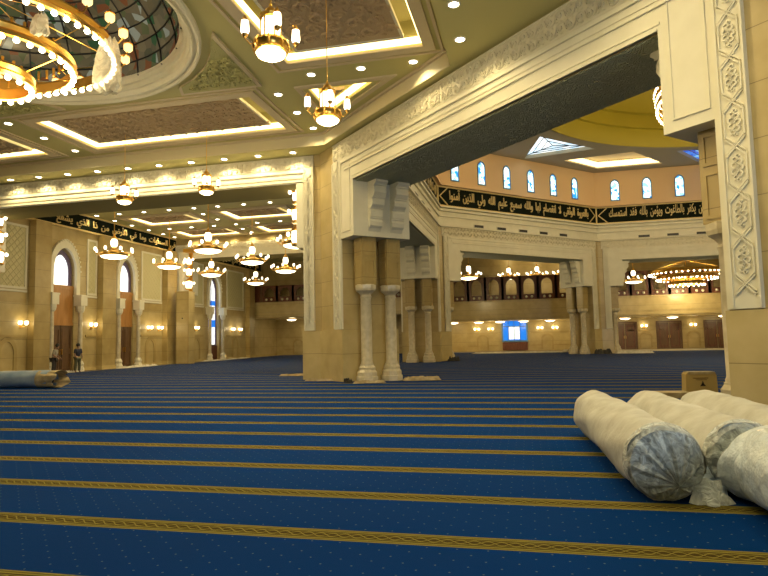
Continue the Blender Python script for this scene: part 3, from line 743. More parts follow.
# arches: archivolt, doors, fanlights
def leftarch(c, w_, door):
    r_ = thing('wall_left_arch', '', '', kind='structure')
    b = MB(ML)
    ins = arch(c, w_, 4.35, 5.7, 7.0, 10)[1:]+[arch(c, w_, 4.35, 5.7, 7.0, 10)[0]]
    out = arch(c, w_+.55, 4.35, 5.75, 7.45, 10)[1:]+[arch(c, w_+.55, 4.35, 5.75, 7.45, 10)[0]]
    b.ring(ins, out, -.16, -.002, closed=False)
    for (i, (x, z)) in enumerate(out[1:-1]):       # toothed edge
        if i % 1 == 0: b.box(x-.05, x+.05, -.2, -.16, z-.05, z+.05)
    b.build('archivolt', WHITE, r_, smooth=False)
    return r_
for k, (c, w_) in enumerate((A1, A2)):
    leftarch(c, w_, True)
    d = thing('door_%d' % (k+1), '', '', kind='structure')
    MB(ML).box(c-w_/2, c+w_/2, .08, .16, 2.75, 4.9).build('wood_panel', WOODO, d)
    b = MB(ML); b.box(c-w_/2, c+w_/2, .04, .16, 2.62, 2.75).box(c-w_/2, c+w_/2, .04, .5, 4.7, 4.85); b.build('transom', WOODO, d)
    for s in (-1, 1):
        x0, x1 = sorted((c+s*.02, c+s*(w_/2-.02)))
        lf = MB(ML).box(x0, x1, .10, .16, .02, 2.62).build('door_leaf', WOODD, d)
        b = MB(ML)
        for z0, z1 in ((.2, 1.1), (1.25, 2.45)): b.ring(rect(x0+.16, x1-.16, z0+.08, z1-.08), rect(x0+.08, x1-.08, z0, z1), .07, .10)
        b.build('door_panel', WOODD, lf)
        MB(ML).box(c+s*.07, c+s*.11, .03, .10, 1.0, 1.3).build('door_handle', GOLD, lf)
    wn = thing('window_%d' % (40+k), '', '', kind='structure')
    MB(ML).vprism(arch(c, w_*.8, 4.85, 5.7, 6.75), .24, .28).build('window_pane', WHITEG, wn)
    MB(ML).ring(arch(c, w_*.72, 4.9, 5.68, 6.62), arch(c, w_*.98, 4.8, 5.7, 6.9), .18, .24).build('window_frame', PURP, wn)
leftarch(*A3, False)
wn = thing('window_42', '', '', kind='structure')
c, w_ = A3
MB(ML).vprism(arch(c, w_*.95, 1.2, 5.6, 6.9), .3, .34).build('window_pane', WHITEG, wn)
MB(ML).box(c-w_*.45, c+w_*.45, .26, .3, 4.55, 4.95).box(c-w_*.45, c+w_*.45, .26, .3, 2.75, 3.35).build('window_band', BLUED, wn)
MB(ML).ring(arch(c, w_*.86, 1.3, 5.55, 6.75), arch(c, w_*.99, 1.2, 5.65, 6.95), .22, .3).box(c-.03, c+.03, .22, .26, 1.2, 6.6).build('window_frame', PURP, wn)
b = MB(ML); b.box(c-w_/2, c+w_/2, .15, .5, .0, 1.2)
b.build('window_sill', WOOD, wn)
# slim columns beside the arches
def wallcol():
    t = thing('arch_column', 'x', 'column')
    MB().lathe([(.26, 0), (.26, .15), (.2, .3), (.24, .42), (.16, .6)], 8).build('plinth', WHITE, t)
    MB().lathe([(.125, .55), (.13, 2.0), (.115, 3.35)], 14).build('shaft', COLM, t, smooth=True)
    MB().lathe([(.12, 3.35), (.2, 3.45), (.24, 3.6), (.24, 3.75)], 8).build('capital', WHITE, t)
    MB().box(-.25, .25, -.25, .25, 3.75, 4.35).box(-.28, .28, -.28, .28, 4.28, 4.38).build('impost_block', WHITE, t)
    return t
wc = None
for k, (v_, lab) in enumerate(((A1[0]-A1[1]/2-.22, 'slim white column on the near side of the nearest wood door'), (A1[0]+A1[1]/2+.22, 'slim white column on the far side of the nearest wood door'),
                 (A2[0]-A2[1]/2-.22, 'slim white column on the near side of the second wood door'), (A2[0]+A2[1]/2+.22, 'slim white column on the far side of the second wood door'),
                 (A3[0]-A3[1]/2-.22, 'slim white column on the near side of the tall blue banded window'), (A3[0]+A3[1]/2+.22, 'slim white column on the far side of the tall blue banded window'))):
    if wc is None: wc = wallcol(); wc.location = (UL+.27, v_, 0); wc['label'] = lab; wc['group'] = 'slim columns of the left wall arches'
    else: dup(wc, (UL+.27, v_, 0), 0, lab, 'slim columns of the left wall arches')

# ------------------------------------------------------------------ galleries at the far end
def gallery(nm, u0_, u1_, v_, arches, backv, zs):
    r_ = thing('wall_gallery_'+nm, '', '', kind='structure')
    zb, zp, zt, zc = zs
    MB().box(u0_, u1_, v_, v_+.3, zb, zp).build('parapet', TANB, r_)
    b = MB(); b.box(u0_, u1_, v_-.08, v_, zp-.1, zp+.05).box(u0_, u1_, v_-.08, v_, zb, zb+.12).box(u0_, u1_, v_-.04, v_, zb+.4, zb+.46).build('parapet_molding', TAN, r_)
    MB().box(u0_, u1_, v_, backv, zb-.12, zb+.02).build('gallery_floor', TAN, r_)
    holes = []
    n = int((u1_-u0_)/1.6)
    for i in range(n):
        c = u0_+.8+i*1.6+((u1_-u0_)-n*1.6)/2; holes.append(arch(c, .95, zp+.55, zt-.85, zt-.25, 6))
    plate('arcade', rect(u0_, u1_, zp+.05, zt), holes, v_+.1, v_+.25, WOOD, r_)
    b = MB()
    for i in range(n):
        c = u0_+.8+i*1.6+((u1_-u0_)-n*1.6)/2
        b.ring(arch(c, .95, zp+.55, zt-.85, zt-.25, 6), arch(c, 1.08, zp+.5, zt-.83, zt-.16, 6), v_+.06, v_+.1)
        for s in (-1, 1): b.box(c+s*.8-.1, c+s*.8+.1, v_+.04, v_+.1, zp+.05, zt)
    b.build('arcade_trim', WOODD, r_)
    b = MB()
    for i in range(n):
        c = u0_+.8+i*1.6+((u1_-u0_)-n*1.6)/2
        for s in (-.25, .25): b.ball((c+s, v_+.05, zp+.3), .12, 1, 8, 5)
    b.build('arcade_rosettes', WHITE, r_)
    MB().box(u0_, u1_, v_+2.2, v_+2.4, zb, 9.2).build('gallery_back', TAN, r_)
    MB().box(u0_, u1_, backv, backv+.3, -.1, zb).build('lower_wall', TAN, r_)
    return r_
gallery('left', -25.4, -7.8, 53.5, True, 59, (3.75, 5.1, 6.7, 0))
gallery('far', -7.6, 24, 57.5, True, 61, (3.05, 4.75, 7.0, 0))
MB().box(24, 34, 57.5, 62.9, 0, 9.2).build('wall_far_right', TAN, kind='structure')
MB().box(-7.95, -7.6, 50, 62.9, 0, 9.2).build('wall_gallery_divider', TAN, kind='structure')
# lower far wall: doors, niches, blue window
dn = 3
for u_ in (8.8, 12.65, 16.7, 20.6, -20.6, -16.5):
    d = thing('door_%d' % dn, '', '', kind='structure'); dn += 1
    vv = 61 if u_ > 0 else 59
    MB().ring(rect(u_-.98, u_+.98, -.1, 2.42), rect(u_-1.1, u_+1.1, -.12, 2.55), vv-.1, vv).build('door_frame', WOODD, d)
    for s in (-1, 1):
        x0, x1 = sorted((u_+s*.02, u_+s*.96)); lf = MB().box(x0, x1, vv-.05, vv, 0, 2.4).build('door_leaf', WOODD, d)
        MB().ring(rect(x0+.2, x1-.2, .3, 2.1), rect(x0+.12, x1-.12, .2, 2.2), vv-.08, vv-.05).build('door_panel', WOOD, lf)
        MB().box(u_+s*.06, u_+s*.1, vv-.12, vv-.05, 1.0, 1.25).build('door_handle', GOLD, lf)
for u_ in (10.6, 14.7, 18.6, -4.4, 1.75, 4.5, -13.5, -10.5, -23):
    r_ = thing('trim_niche', '', '', kind='structure')
    vv = 61 if u_ > -7 else 59
    MB().ring(arch(u_, .85, .15, 1.1, 1.45), arch(u_, 1.15, .15, 1.15, 1.65), vv-.08, vv).build('niche_arch', GOLDST, r_)
    MB().box(u_-1.5, u_-.57, vv-.04, vv, .5, .6).box(u_+.57, u_+1.5, vv-.04, vv, .5, .6).box(u_-1.5, u_+1.5, vv-.05, vv, 1.72, 1.8).build('niche_band', GOLDST, r_)
wn = thing('window_43', '', '', kind='structure')
MB().box(-2.5, -.1, 60.94, 61, .95, 2.98).build('window_pane', BLUED, wn)
MB().box(-1.85, -.85, 60.9, 60.94, 1.15, 2.35).build('clear_pane', WHITEG, wn)
b = MB(); b.ring(rect(-2.4, -.2, 1.05, 2.9), rect(-2.55, -.05, .9, 3.0), 60.85, 60.94)
for q in (-1.9, -1.35, -.8): b.box(q-.03, q+.03, 60.86, 60.9, 1.0, 2.95)
b.box(-2.5, -.1, 60.86, 60.9, 2.35, 2.42).build('window_frame', mat_blue, wn)
MB().box(-2.5, -.1, 60.7, 61, .1, .85).build('window_sill', WOOD, wn)

# ------------------------------------------------------------------ tall light board by the middle pier
t = thing('tall_cabinet', 'tall narrow tan cabinet standing in front of the middle lintel pier', 'cabinet', (-24.1, 39.6, 0))
MB().box(-.5, .5, -.4, .4, 0, 5.2).build('cabinet_body', TAN, t)
MB().ring(rect(-.44, .44, .1, 5.1), rect(-.49, .49, .02, 5.18), -.43, -.4).build('cabinet_frame', GOLDST, t)
MB().box(-.03, .03, -.45, -.4, 3.2, 3.3).build('knob', DARK, t)

# ------------------------------------------------------------------ downlights
dl = None
def downlight(u_, v_, z, label, power=0, group='recessed downlights'):
    global dl
    if dl is None:
        b = MB(); b.lathe([(.115, 0), (.115, -.012), (.001, -.018)], 14, cap=False); b.slot = 1
        b.lathe([(.115, .0), (.115, -.02), (.15, -.02), (.155, 0)], 14, cap=False)
        dl = b.build('ceiling_downlight', [DOWN, WHITE]); o = dl
    else: o = dl.copy(); COL.objects.link(o)
    o.location = (u_, v_, z); tag(o, label, 'downlight', group)
    if power: lamp('SPOT', (u_, v_, z-.05), power, WARM, .06, (0, 0, 0), 2.5)
for i in range(10): downlight(-21.67+1.455*i, 21.62, 8.75, '%s round downlight from the left in the row above the front lintel' % ORD[i], 150, 'downlights above the front lintel')
for i, v_ in enumerate((17.0, 18.6, 20.2)): downlight(-17.2, v_, 9.2, '%s nearest round downlight in the row between the two lit coffers at left' % ORD[i], 110, 'downlights left of the large coffer')
for i, v_ in enumerate((17.27, 18.87, 20.46)): downlight(-7.32, v_, 9.2, '%s nearest round downlight in the row between large coffer and triangular coffer' % ORD[i], 110, 'downlights right of the large coffer')
for i, u_ in enumerate((-5.84, -4.34, -2.83)): downlight(u_, 16.2, 9.2, '%s round downlight from the left in the short row above the triangular coffer' % ORD[i], 110, 'downlights between the right coffers')
for i, (u_, v_) in enumerate(((-1.34, 14.38), (-1.3, 12.77), (-1.3, 11.2))): downlight(u_, v_, 8.75, '%s farthest round downlight on the plain ledge above the near portal' % ORD[i], 130, 'downlights on the ledge above the near portal')
for j, (v_, nm) in enumerate(((31.05, 'nearer'), (36.25, 'farther'))):
    for i, u_ in enumerate((-23.3, -21.65, -20.0, -18.4, -16.9, -15.3, -13.7)):
        downlight(u_, v_, 9.2, '%s round downlight from the left in the %s cross row of the side hall' % (ORD[i], nm), 60 if i % 2 == 0 else 0, 'downlights of the side hall cross rows')
for j, (u_, nm) in enumerate(((-24.85, 'along the calligraphy wall'), (-18.75, 'between the side hall coffers'))):
    for i, v_ in enumerate((31.05, 32.7, 34.4, 36.2, 37.9, 39.3)):
        if j == 1 and i in (0, 3): continue
        downlight(u_, v_, 9.2, '%s nearest round downlight in the side hall row %s' % (ORD[i], nm), 60 if i % 2 == 0 else 0, 'downlights of the side hall long rows')
for i in range(9): downlight(-23.6+1.5*i, 39.85, 9.2, '%s round downlight from the left in the row above the middle lintel' % ORD[i], 90, 'downlights above the middle lintel')

# unseen spots over and behind the camera, added to brighten the near pier
for u_, v_, z_ in ((-1.3, 9.4, 8.7), (-1.3, 7.6, 8.7), (1.3, 10.6, 8.7), (1.3, 8.4, 8.7), (1.3, 6.2, 8.7), (3.4, 7.4, 8.7), (3.4, 4.6, 8.7), (-1.3, 4.5, 8.7), (-4.3, 3.5, 9.1), (-8, 3.5, 9.1)): lamp('SPOT', (u_, v_, z_), 210, WARM, .08, (0, 0, 0), 2.7)

# ------------------------------------------------------------------ small hanging lanterns
def small_lantern():
    t = thing('hanging_lantern', 'x', 'lantern')
    t.scale = (.83,)*3           # origin at the bottom of the bowl
    MB().lathe([(.001, 0), (.16, .02), (.26, .07), (.29, .12)], 20, cap=False).build('glass_bowl', GLOW, t, smooth=True)
    b = MB(); b.lathe([(.29, .12), (.33, .13), (.33, .17), (.30, .2), (.31, .28), (.34, .31), (.34, .35), (.24, .37), (.2, .4)], 20)
    for k in range(8):
        a = k*pi/4; b.tube([(.31*cos(a), .31*sin(a), .14), (.35*cos(a), .35*sin(a), .25), (.31*cos(a), .31*sin(a), .38)], .02, 4)
    b.build('gold_collar', GOLD, t, smooth=True)
    MB().lathe([(.17, .39), (.19, .6), (.17, .8)], 12).build('glass_drum', GLOW, t, smooth=True)
    b = MB(); b.lathe([(.17, .8), (.21, .82), (.22, .88), (.14, .92), (.1, 1.0), (.04, 1.06), (.03, 1.12)], 12)
    for k in range(6):
        a = k*pi/3; b.box(.19*cos(a)-.015, .19*cos(a)+.015, .19*sin(a)-.015, .19*sin(a)+.015, .39, .82)
    b.build('gold_crown', GOLD, t)
    for k in range(4):
        a = k*pi/2+.35; ca, sa = cos(a), sin(a)
        arm = MB().tube([(.3*ca, .3*sa, .3), (.4*ca, .4*sa, .24), (.5*ca, .5*sa, .34), (.5*ca, .5*sa, .72), (.44*ca, .44*sa, .78)], .013, 5).build('arm', GOLD, t)
        c = (.5*ca, .5*sa, 0)
        MB().lathe([(.06, .42), (.085, .48), (.075, .62), (.07, .68)], 8, c).build('lamp_shade', GLOW, arm)
        MB().lathe([(.01, .34), (.05, .37), (.065, .42)], 8, c, cap=False).build('shade_foot', BRASSD, arm)
        MB().lathe([(.075, .68), (.05, .73), (.01, .8)], 8, c, cap=False).build('shade_cap', GOLD, arm)
    return t
def hang(t, top):
    """the chain from the top of the fitting up to the ceiling"""
    b = MB(); b.tube([(0, 0, 1.1), (0, 0, top)], .012, 5)
    b.lathe([(.09, top), (.07, top-.06), (.02, top-.1)], 10)
    b.build('hanging_chain', GOLD, t)
sl = None
for (x, y, z, lab, zc, rz, pw) in ((-3.85, 8.8, 6.02, 'largest hanging gold lantern with four glass arms near the lit coffer at top', 9.8, .3, 130),
                            (-3.90, 11.8, 5.98, 'gold hanging lantern in front of the small triangular lit coffer', 9.8, .1, 130),
                            (-14.2, 19.2, 6.6, 'left one of two small gold lanterns in front of the front lintel', 9.8, .5, 110),
                            (-11.0, 19.4, 6.76, 'right one of two small gold lanterns in front of the front lintel', 9.8, .2, 110)):
    if sl is None: sl = small_lantern(); t = sl; t.location = (x, y, z); t.rotation_euler = (0, 0, rz); t['label'] = lab; t['group'] = 'small hanging gold lanterns'
    else: t = dup(sl, (x, y, z), rz, lab, 'small hanging gold lanterns')
    if t is not sl:
        for c in list(t.children):
            if c.name.startswith('hanging_chain'): bpy.data.objects.remove(c)
    hang(t, (9.6-z)/.83)
    lamp('POINT', (x, y, z-.25), pw, WARM, .25)

# ------------------------------------------------------------------ tiered chandeliers of the side hall
def chandelier():
    t = thing('bowl_chandelier', 'x', 'chandelier')      # origin at the bottom of the bowl
    MB().lathe([(.001, .04), (.35, .07), (.6, .13), (.68, .2)], 24, cap=False).build('glass_bowl', GLOW, t, smooth=True)
    b = MB(); b.lathe([(.68, .2), (.74, .22), (.78, .3), (.74, .38), (.5, .42), (.24, .5), (.16, .62), (.1, .7)], 24)
    b.build('gold_rim', GOLD, t, smooth=True)
    for k in range(8):
        a = k*pi/4+.2; ca, sa = cos(a), sin(a)
        arm = MB().tube([(.7*ca, .7*sa, .32), (.85*ca, .85*sa, .28), (.97*ca, .97*sa, .36), (.97*ca, .97*sa, .44)], .02, 5).build('arm', GOLD, t)
        MB().lathe([(.045, .44), (.075, .50), (.065, .60), (.035, .63)], 8, (.97*ca, .97*sa, 0)).build('lamp_shade', GLOW, arm)
    MB().lathe([(.13, .72), (.18, .84), (.18, 1.02), (.12, 1.14)], 12).build('glass_globe', GLOW, t, smooth=True)
    MB().lathe([(.15, 1.13), (.16, 1.18), (.08, 1.28), (.03, 1.4)], 10).build('globe_cap', GOLD, t)
    return t
def rod(t, top):
    MB().lathe([(.02, 1.38), (.02, top-.06), (.09, top-.05), (.09, top)], 8).build('hanging_rod', GOLD, t)
ch = None; chs = []
for (u_, v_, lab) in ((-21.6, 28.4, 'gold bowl chandelier hanging beside the nearest arched door of the left wall'),
                      (-21.6, 33.6, 'gold bowl chandelier hanging beyond the second arched door of the left wall'),
                      (-21.6, 38.8, 'gold bowl chandelier hanging near the tall blue banded window'),
                      (-16.0, 28.4, 'large gold bowl chandelier nearest in the middle of the side hall'),
                      (-16.0, 33.6, 'second gold bowl chandelier in the middle row of the side hall'),
                      (-16.0, 38.8, 'farthest gold bowl chandelier in the middle row of the side hall'),
                      (-11.1, 28.4, 'gold bowl chandelier partly hidden behind the pier at the front lintel'),
                      (-21.6, 46.0, 'small gold bowl chandelier seen beyond the middle lintel at left'),
                      (-16.2, 46.0, 'small gold bowl chandelier seen beyond the middle lintel at right')):
    z = 6.04
    if ch is None: ch = chandelier(); ch.location = (u_, v_, z); ch['label'] = lab; ch['group'] = 'gold bowl chandeliers of the side hall'
    else: chs.append((dup(ch, (u_, v_, z), 0, lab, 'gold bowl chandeliers of the side hall'), (9.9 if u_ > -12 else 9.6 if v_ < 40 else 9.2)-z))
    lamp('POINT', (u_, v_, z-.35), 88, WARM, .4)
chs.append((dup(ch, (-4.4, 48.0, 5.9), 0, 'bright gold bowl chandelier behind the far diagonal portal at its left', 'gold bowl chandeliers beyond the octagon'), 3.3))
lamp('POINT', (-4.4, 48, 5.3), 300, WARM, .4)
chs.append((dup(ch, (8.8, 54.6, 5.6), 0, 'small gold bowl chandelier at left behind the far portal', 'gold bowl chandeliers beyond the octagon'), 3.6))
for i, u_ in enumerate((-1.6, 1.0, 3.4)):
    chs.append((dup(ch, (u_, 58.6, 6.75), 0, '%s bowl chandelier from the left above the wooden arcade beyond the diagonal portal' % ORD[i], 'gold bowl chandeliers beyond the octagon'), 2.45))
    lamp('POINT', (u_, 58.9, 8.6), 18, WARM, .3)
rod(ch, 9.6-6.04)
for t, h in chs: rod(t, h)

# ------------------------------------------------------------------ wide ring chandeliers
def ring_chandelier(loc, label, tiers, ztop, nb, chain=True, outer=None):
    t = thing('ring_chandelier', label, 'chandelier', loc)
    for (R, z) in tiers:
        rg = MB().lathe([(R-.05, z), (R+.05, z), (R+.09, z+.06), (R+.04, z+.12), (R+.07, z+.22), (R+.03, z+.28), (R-.06, z+.24), (R-.05, z)], 48, cap=False).build('gold_ring', GOLD, t, smooth=True)
        b = MB(); n = max(8, int(2*pi*R/nb))
        for k in range(n):
            a = 2*pi*k/n; b.ball((R*cos(a), R*sin(a), z-.055), .062, .9, 8, 5)
        b.build('bulb_ring', GLOWB, rg)['kind'] = 'stuff'
    if outer:
        R, z, n = outer
        for k in range(n):
            a = 2*pi*k/n+.12; ca, sa = cos(a), sin(a)
            arm = MB().tube([((tiers[0][0])*ca, tiers[0][0]*sa, tiers[0][1]+.2), ((R-.1)*ca, (R-.1)*sa, z-.12), (R*ca, R*sa, z)], .02, 5).build('arm', GOLD, t)
            MB().lathe([(.05, 0), (.10, .05), (.10, .16), (.05, .2)], 10, (R*ca, R*sa, z)).build('lamp_shade', AMBER, arm, smooth=True)
            MB().lathe([(.01, .3), (.06, .22), (.11, .19)], 8, (R*ca, R*sa, z), cap=False).build('shade_cap', GOLD, arm)
    b = MB()
    for i in range(len(tiers)-1):
        (R0, z0), (R1, z1) = tiers[i], tiers[i+1]
        for k in range(8):
            a = 2*pi*k/8+.2*i; b.tube([(R0*cos(a), R0*sin(a), z0+.1), (R1*cos(a), R1*sin(a), z1+.25)], .014, 4)
    for k in range(8):
        a = 2*pi*k/8; b.tube([(tiers[0][0]*cos(a), tiers[0][0]*sin(a), tiers[0][1]+.25), (.08*cos(a), .08*sin(a), tiers[0][1]+1.1)], .009, 4)
    b.tube([(0, 0, tiers[-1][1]), (0, 0, ztop)], .03, 6)
    b.build('support_rods', GOLD, t)
    return t
bc = ring_chandelier((-11.3, 10.55, 0), 'huge three tiered gold ring chandelier under the stained glass dome', [(2.55, 8.12), (1.70, 7.7), (.88, 7.22)], 12.3, .26, outer=(2.85, 8.4, 26))
# hanging crystal fringes on the inner rings
for (R, z) in ((1.5, 7.72), (.7, 7.2)):
    b = MB()
    for k in range(int(R*26)):
        a = 2*pi*k/int(R*26); b.box((R+.02)*cos(a)-.02, (R+.02)*cos(a)+.02, (R+.02)*sin(a)-.02, (R+.02)*sin(a)+.02, z+.26, z+.46)
    b.build('gold_fringe', GOLD, bc)['kind'] = 'stuff'
# plastic packing still hanging from the ring
def bag(px, py, zt, r, h, label):
    b = MB(); n = 18; vs = []; prof = [(0.3, 0), (.55, -.12), (.75, -.35), (.95, -.7), (1.0, -.9), (.55, -1)]
    for k, (q, z) in enumerate(prof):
        for i in range(n):
            a = 2*pi*i/n; rr = r*q*(1+.16*sin(3*a+k)+.1*sin(7*a)); vs.append((px+rr*cos(a), py+rr*.6*sin(a), zt+z*h+.05*sin(5*a+k)))
    fs = [(k*n+i, k*n+(i+1) % n, (k+1)*n+(i+1) % n, (k+1)*n+i) for k in range(len(prof)-1) for i in range(n)]
    fs.append(tuple(range((len(prof)-1)*n, len(prof)*n)))
    b.add(vs, fs); o = b.build('plastic_packing_bag', FILM2, smooth=True); tag(o, label, 'plastic bag', 'plastic packing on the chandelier'); return o
FILM2 = FILM.copy(); FILM2.name = 'milky_plastic_film'
for nd in FILM2.node_tree.nodes:
    if nd.type == 'VALTORGB': nd.color_ramp.elements[0].color = (.48,)*3+(1,); nd.color_ramp.elements[1].color = (.72,)*3+(1,)
    if nd.type == 'TEX_NOISE': nd.inputs['Scale'].default_value = 4
    if nd.type == 'BSDF_PRINCIPLED': nd.inputs['Base Color'].default_value = (.85, .80, .62, 1)
bag(-8.63, 11.08, 8.15, .33, 1.2, 'long clear plastic bag hanging from the right edge of the ring chandelier')
bag(-9.35, 9.95, 8.2, .2, .4, 'short clear plastic wrap tied on the near side of the ring chandelier')
for a in range(3): lamp('POINT', (-11.3+1.4*cos(a*2.1), 10.55+1.4*sin(a*2.1), 7.0), 170, WARM, .5)
ring_chandelier((13.1, 57.6-2.2, 4.9), 'wide three tiered ring chandelier behind the far portal', [(2.9, 1.5), (2.3, 1.05), (1.35, .55)], 4.2, .42)
lamp('POINT', (13.1, 55.4, 5.0), 400, WARM, .6)
ring_chandelier((CX, CV, 0), 'great ring chandelier under the central dome, mostly hidden by the near corbel', [(6.62, 13.25), (6.58, 12.85), (6.55, 12.45), (4.5, 11.4)], 23, .45)
for a in range(4): lamp('POINT', (CX+5*cos(a*pi/2+.4), CV+5*sin(a*pi/2+.4), 10.2), 950, WARM, .8)

# ------------------------------------------------------------------ stacked wall lanterns
def wall_lantern():
    t = thing('stacked_wall_lantern', 'x', 'wall lantern')
    MB().box(-.12, .12, .2, .32, -.1, 3.0).build('back_plate', GOLD, t)
    for k, z in enumerate((.0, .95, 1.75)):
        s = 1-.12*k
        a = MB().lathe([(.2*s, z), (.26*s, z+.06), (.26*s, z+.12)], 8).build('lantern_base', GOLD, t)
        MB().lathe([(.26*s, z+.62*s), (.28*s, z+.66*s), (.14*s, z+.8*s), (.04, z+.86*s)], 8).build('lantern_roof', GOLD, a)
        MB().lathe([(.18*s, z+.1), (.24*s, z+.3), (.22*s, z+.62*s)], 8).build('lantern_glass', GLOW, a)
        for j in range(4):
            q = j*pi/2+.5; MB().ball((.36*s*cos(q), .36*s*sin(q), z+.5), .08, 1.2, 8, 5).build('side_lamp', GLOW, a)
    MB().box(-.3, .3, -.3, .3, 2.75, 3.0).build('lantern_canopy', GOLD, t)
    return t
wl = wall_lantern(); wl.location = (-9.1, 23.3, 5.35); wl.rotation_euler = (0, 0, -pi/2)
tag(wl, 'stacked gold wall lantern on the inner side of the middle pier', 'wall lantern', 'stacked gold wall lanterns')
dup(wl, (-24.25, 23.6, 5.35), pi/2, 'stacked gold wall lantern at the left picture edge under the front lintel', 'stacked gold wall lanterns')
dup(wl, (-23.9, 39.7, 5.32), 0, 'stacked gold lantern on top of the tall tan cabinet', 'stacked gold wall lanterns')

# ------------------------------------------------------------------ sconces
def sconce():
    t = thing('wall_sconce', 'x', 'sconce')          # faces -y
    MB().box(-.06, .06, -.05, 0, -.15, .15).build('back_plate', GOLD, t)
    for s in (-1, 1):
        a = MB().tube([(0, -.05, -.05), (s*.12, -.15, -.1), (s*.2, -.18, 0)], .015, 5).build('arm', GOLD, t)
        MB().lathe([(.05, 0), (.10, .08), (.09, .2)], 10, (s*.2, -.18, 0), cap=True).build('lamp_shade', GLOW, a)
    return t
sc = None
LW = UL+.01
for (p, rz, lab) in (((LW, 26.2, 2.6), pi/2, 'two armed wall sconce above the niche left of the nearest wood door'), ((LW, 31.4, 2.6), pi/2, 'two armed wall sconce between the two wood doors'),
                     ((LW, 37.0, 2.5), pi/2, 'nearer wall sconce between second door and tall cabinet'), ((LW, 38.2, 2.5), pi/2, 'farther wall sconce between second door and tall cabinet'),
                     ((LW, 43.1, 2.55), pi/2, 'wall sconce between tall cabinet and tall blue banded window'), ((LW, 49.1, 2.5), pi/2, 'nearer wall sconce beyond the tall blue banded window'), ((LW, 50.5, 2.5), pi/2, 'farther wall sconce beyond the tall blue banded window'),
                     ((-4.95, 60.99, 2.1), 0, 'wall sconce farthest left of the blue window on the far wall'), ((-3.6, 60.99, 2.1), 0, 'wall sconce just left of the blue window on the far wall'),
                     ((1.1, 60.99, 2.1), 0, 'wall sconce just right of the blue window on the far wall'), ((2.5, 60.99, 2.1), 0, 'wall sconce farther right of the blue window on the far wall'),
                     ((10.5, 60.99, 2.05), 0, 'left one of two far wall sconces seen through the far portal'), ((14.7, 60.99, 2.05), 0, 'right one of two far wall sconces seen through the far portal'),
                     ((-21.9, 58.99, 2.3), 0, 'wall sconce under the left gallery between far doors')):
    if sc is None: sc = sconce(); sc.location = p; sc.rotation_euler = (0, 0, rz); sc['label'] = lab; sc['group'] = 'two armed wall sconces'
    else: dup(sc, p, rz, lab, 'two armed wall sconces')
    lamp('POINT', (p[0]+(.35 if rz else 0), p[1]-(0 if rz else .35), p[2]+.15), 9, WARM, .1)
# flush lights under the galleries
fl = None
for (u_, v_, z, lab) in ((-7.0, 59.0, 2.92, 'flush light farthest left under the far gallery'), (-4.6, 59.0, 2.92, 'second flush light from the left under the far gallery'), (-2.6, 59.0, 2.92, 'third flush light from the left under the far gallery'), (-.4, 59.0, 2.92, 'flush light above the blue window under the far gallery'),
                        (2.0, 59.0, 2.92, 'flush light just right of the blue window under the far gallery'), (4.4, 59.0, 2.92, 'flush light far right behind the diagonal portal'),
                        (8.6, 59.0, 2.92, 'left flush light of three seen through the far portal'), (12.6, 59.0, 2.92, 'middle flush light of three seen through the far portal'), (16.8, 59.0, 2.92, 'right flush light of three seen through the far portal'),
                        (-22.5, 56.0, 3.6, 'left flush light under the left gallery'), (-19.5, 56.0, 3.6, 'middle flush light under the left gallery'), (-17.0, 56.0, 3.6, 'right flush light under the left gallery')):
    if fl is None:
        fl = thing('flush_ceiling_light', lab, 'ceiling light', (u_, v_, z), 0, 'flush lights under the galleries')
        MB().lathe([(.001, -.2), (.3, -.17), (.5, -.06)], 16, cap=False).build('light_bowl', GLOW, fl, smooth=True)
        MB().lathe([(.5, -.07), (.56, -.05), (.56, 0), (.5, .01)], 16).build('light_rim', GOLD, fl)
    else: dup(fl, (u_, v_, z), 0, lab, 'flush lights under the galleries')
    lamp('POINT', (u_, v_, z-.5), 28, WARM, .3)

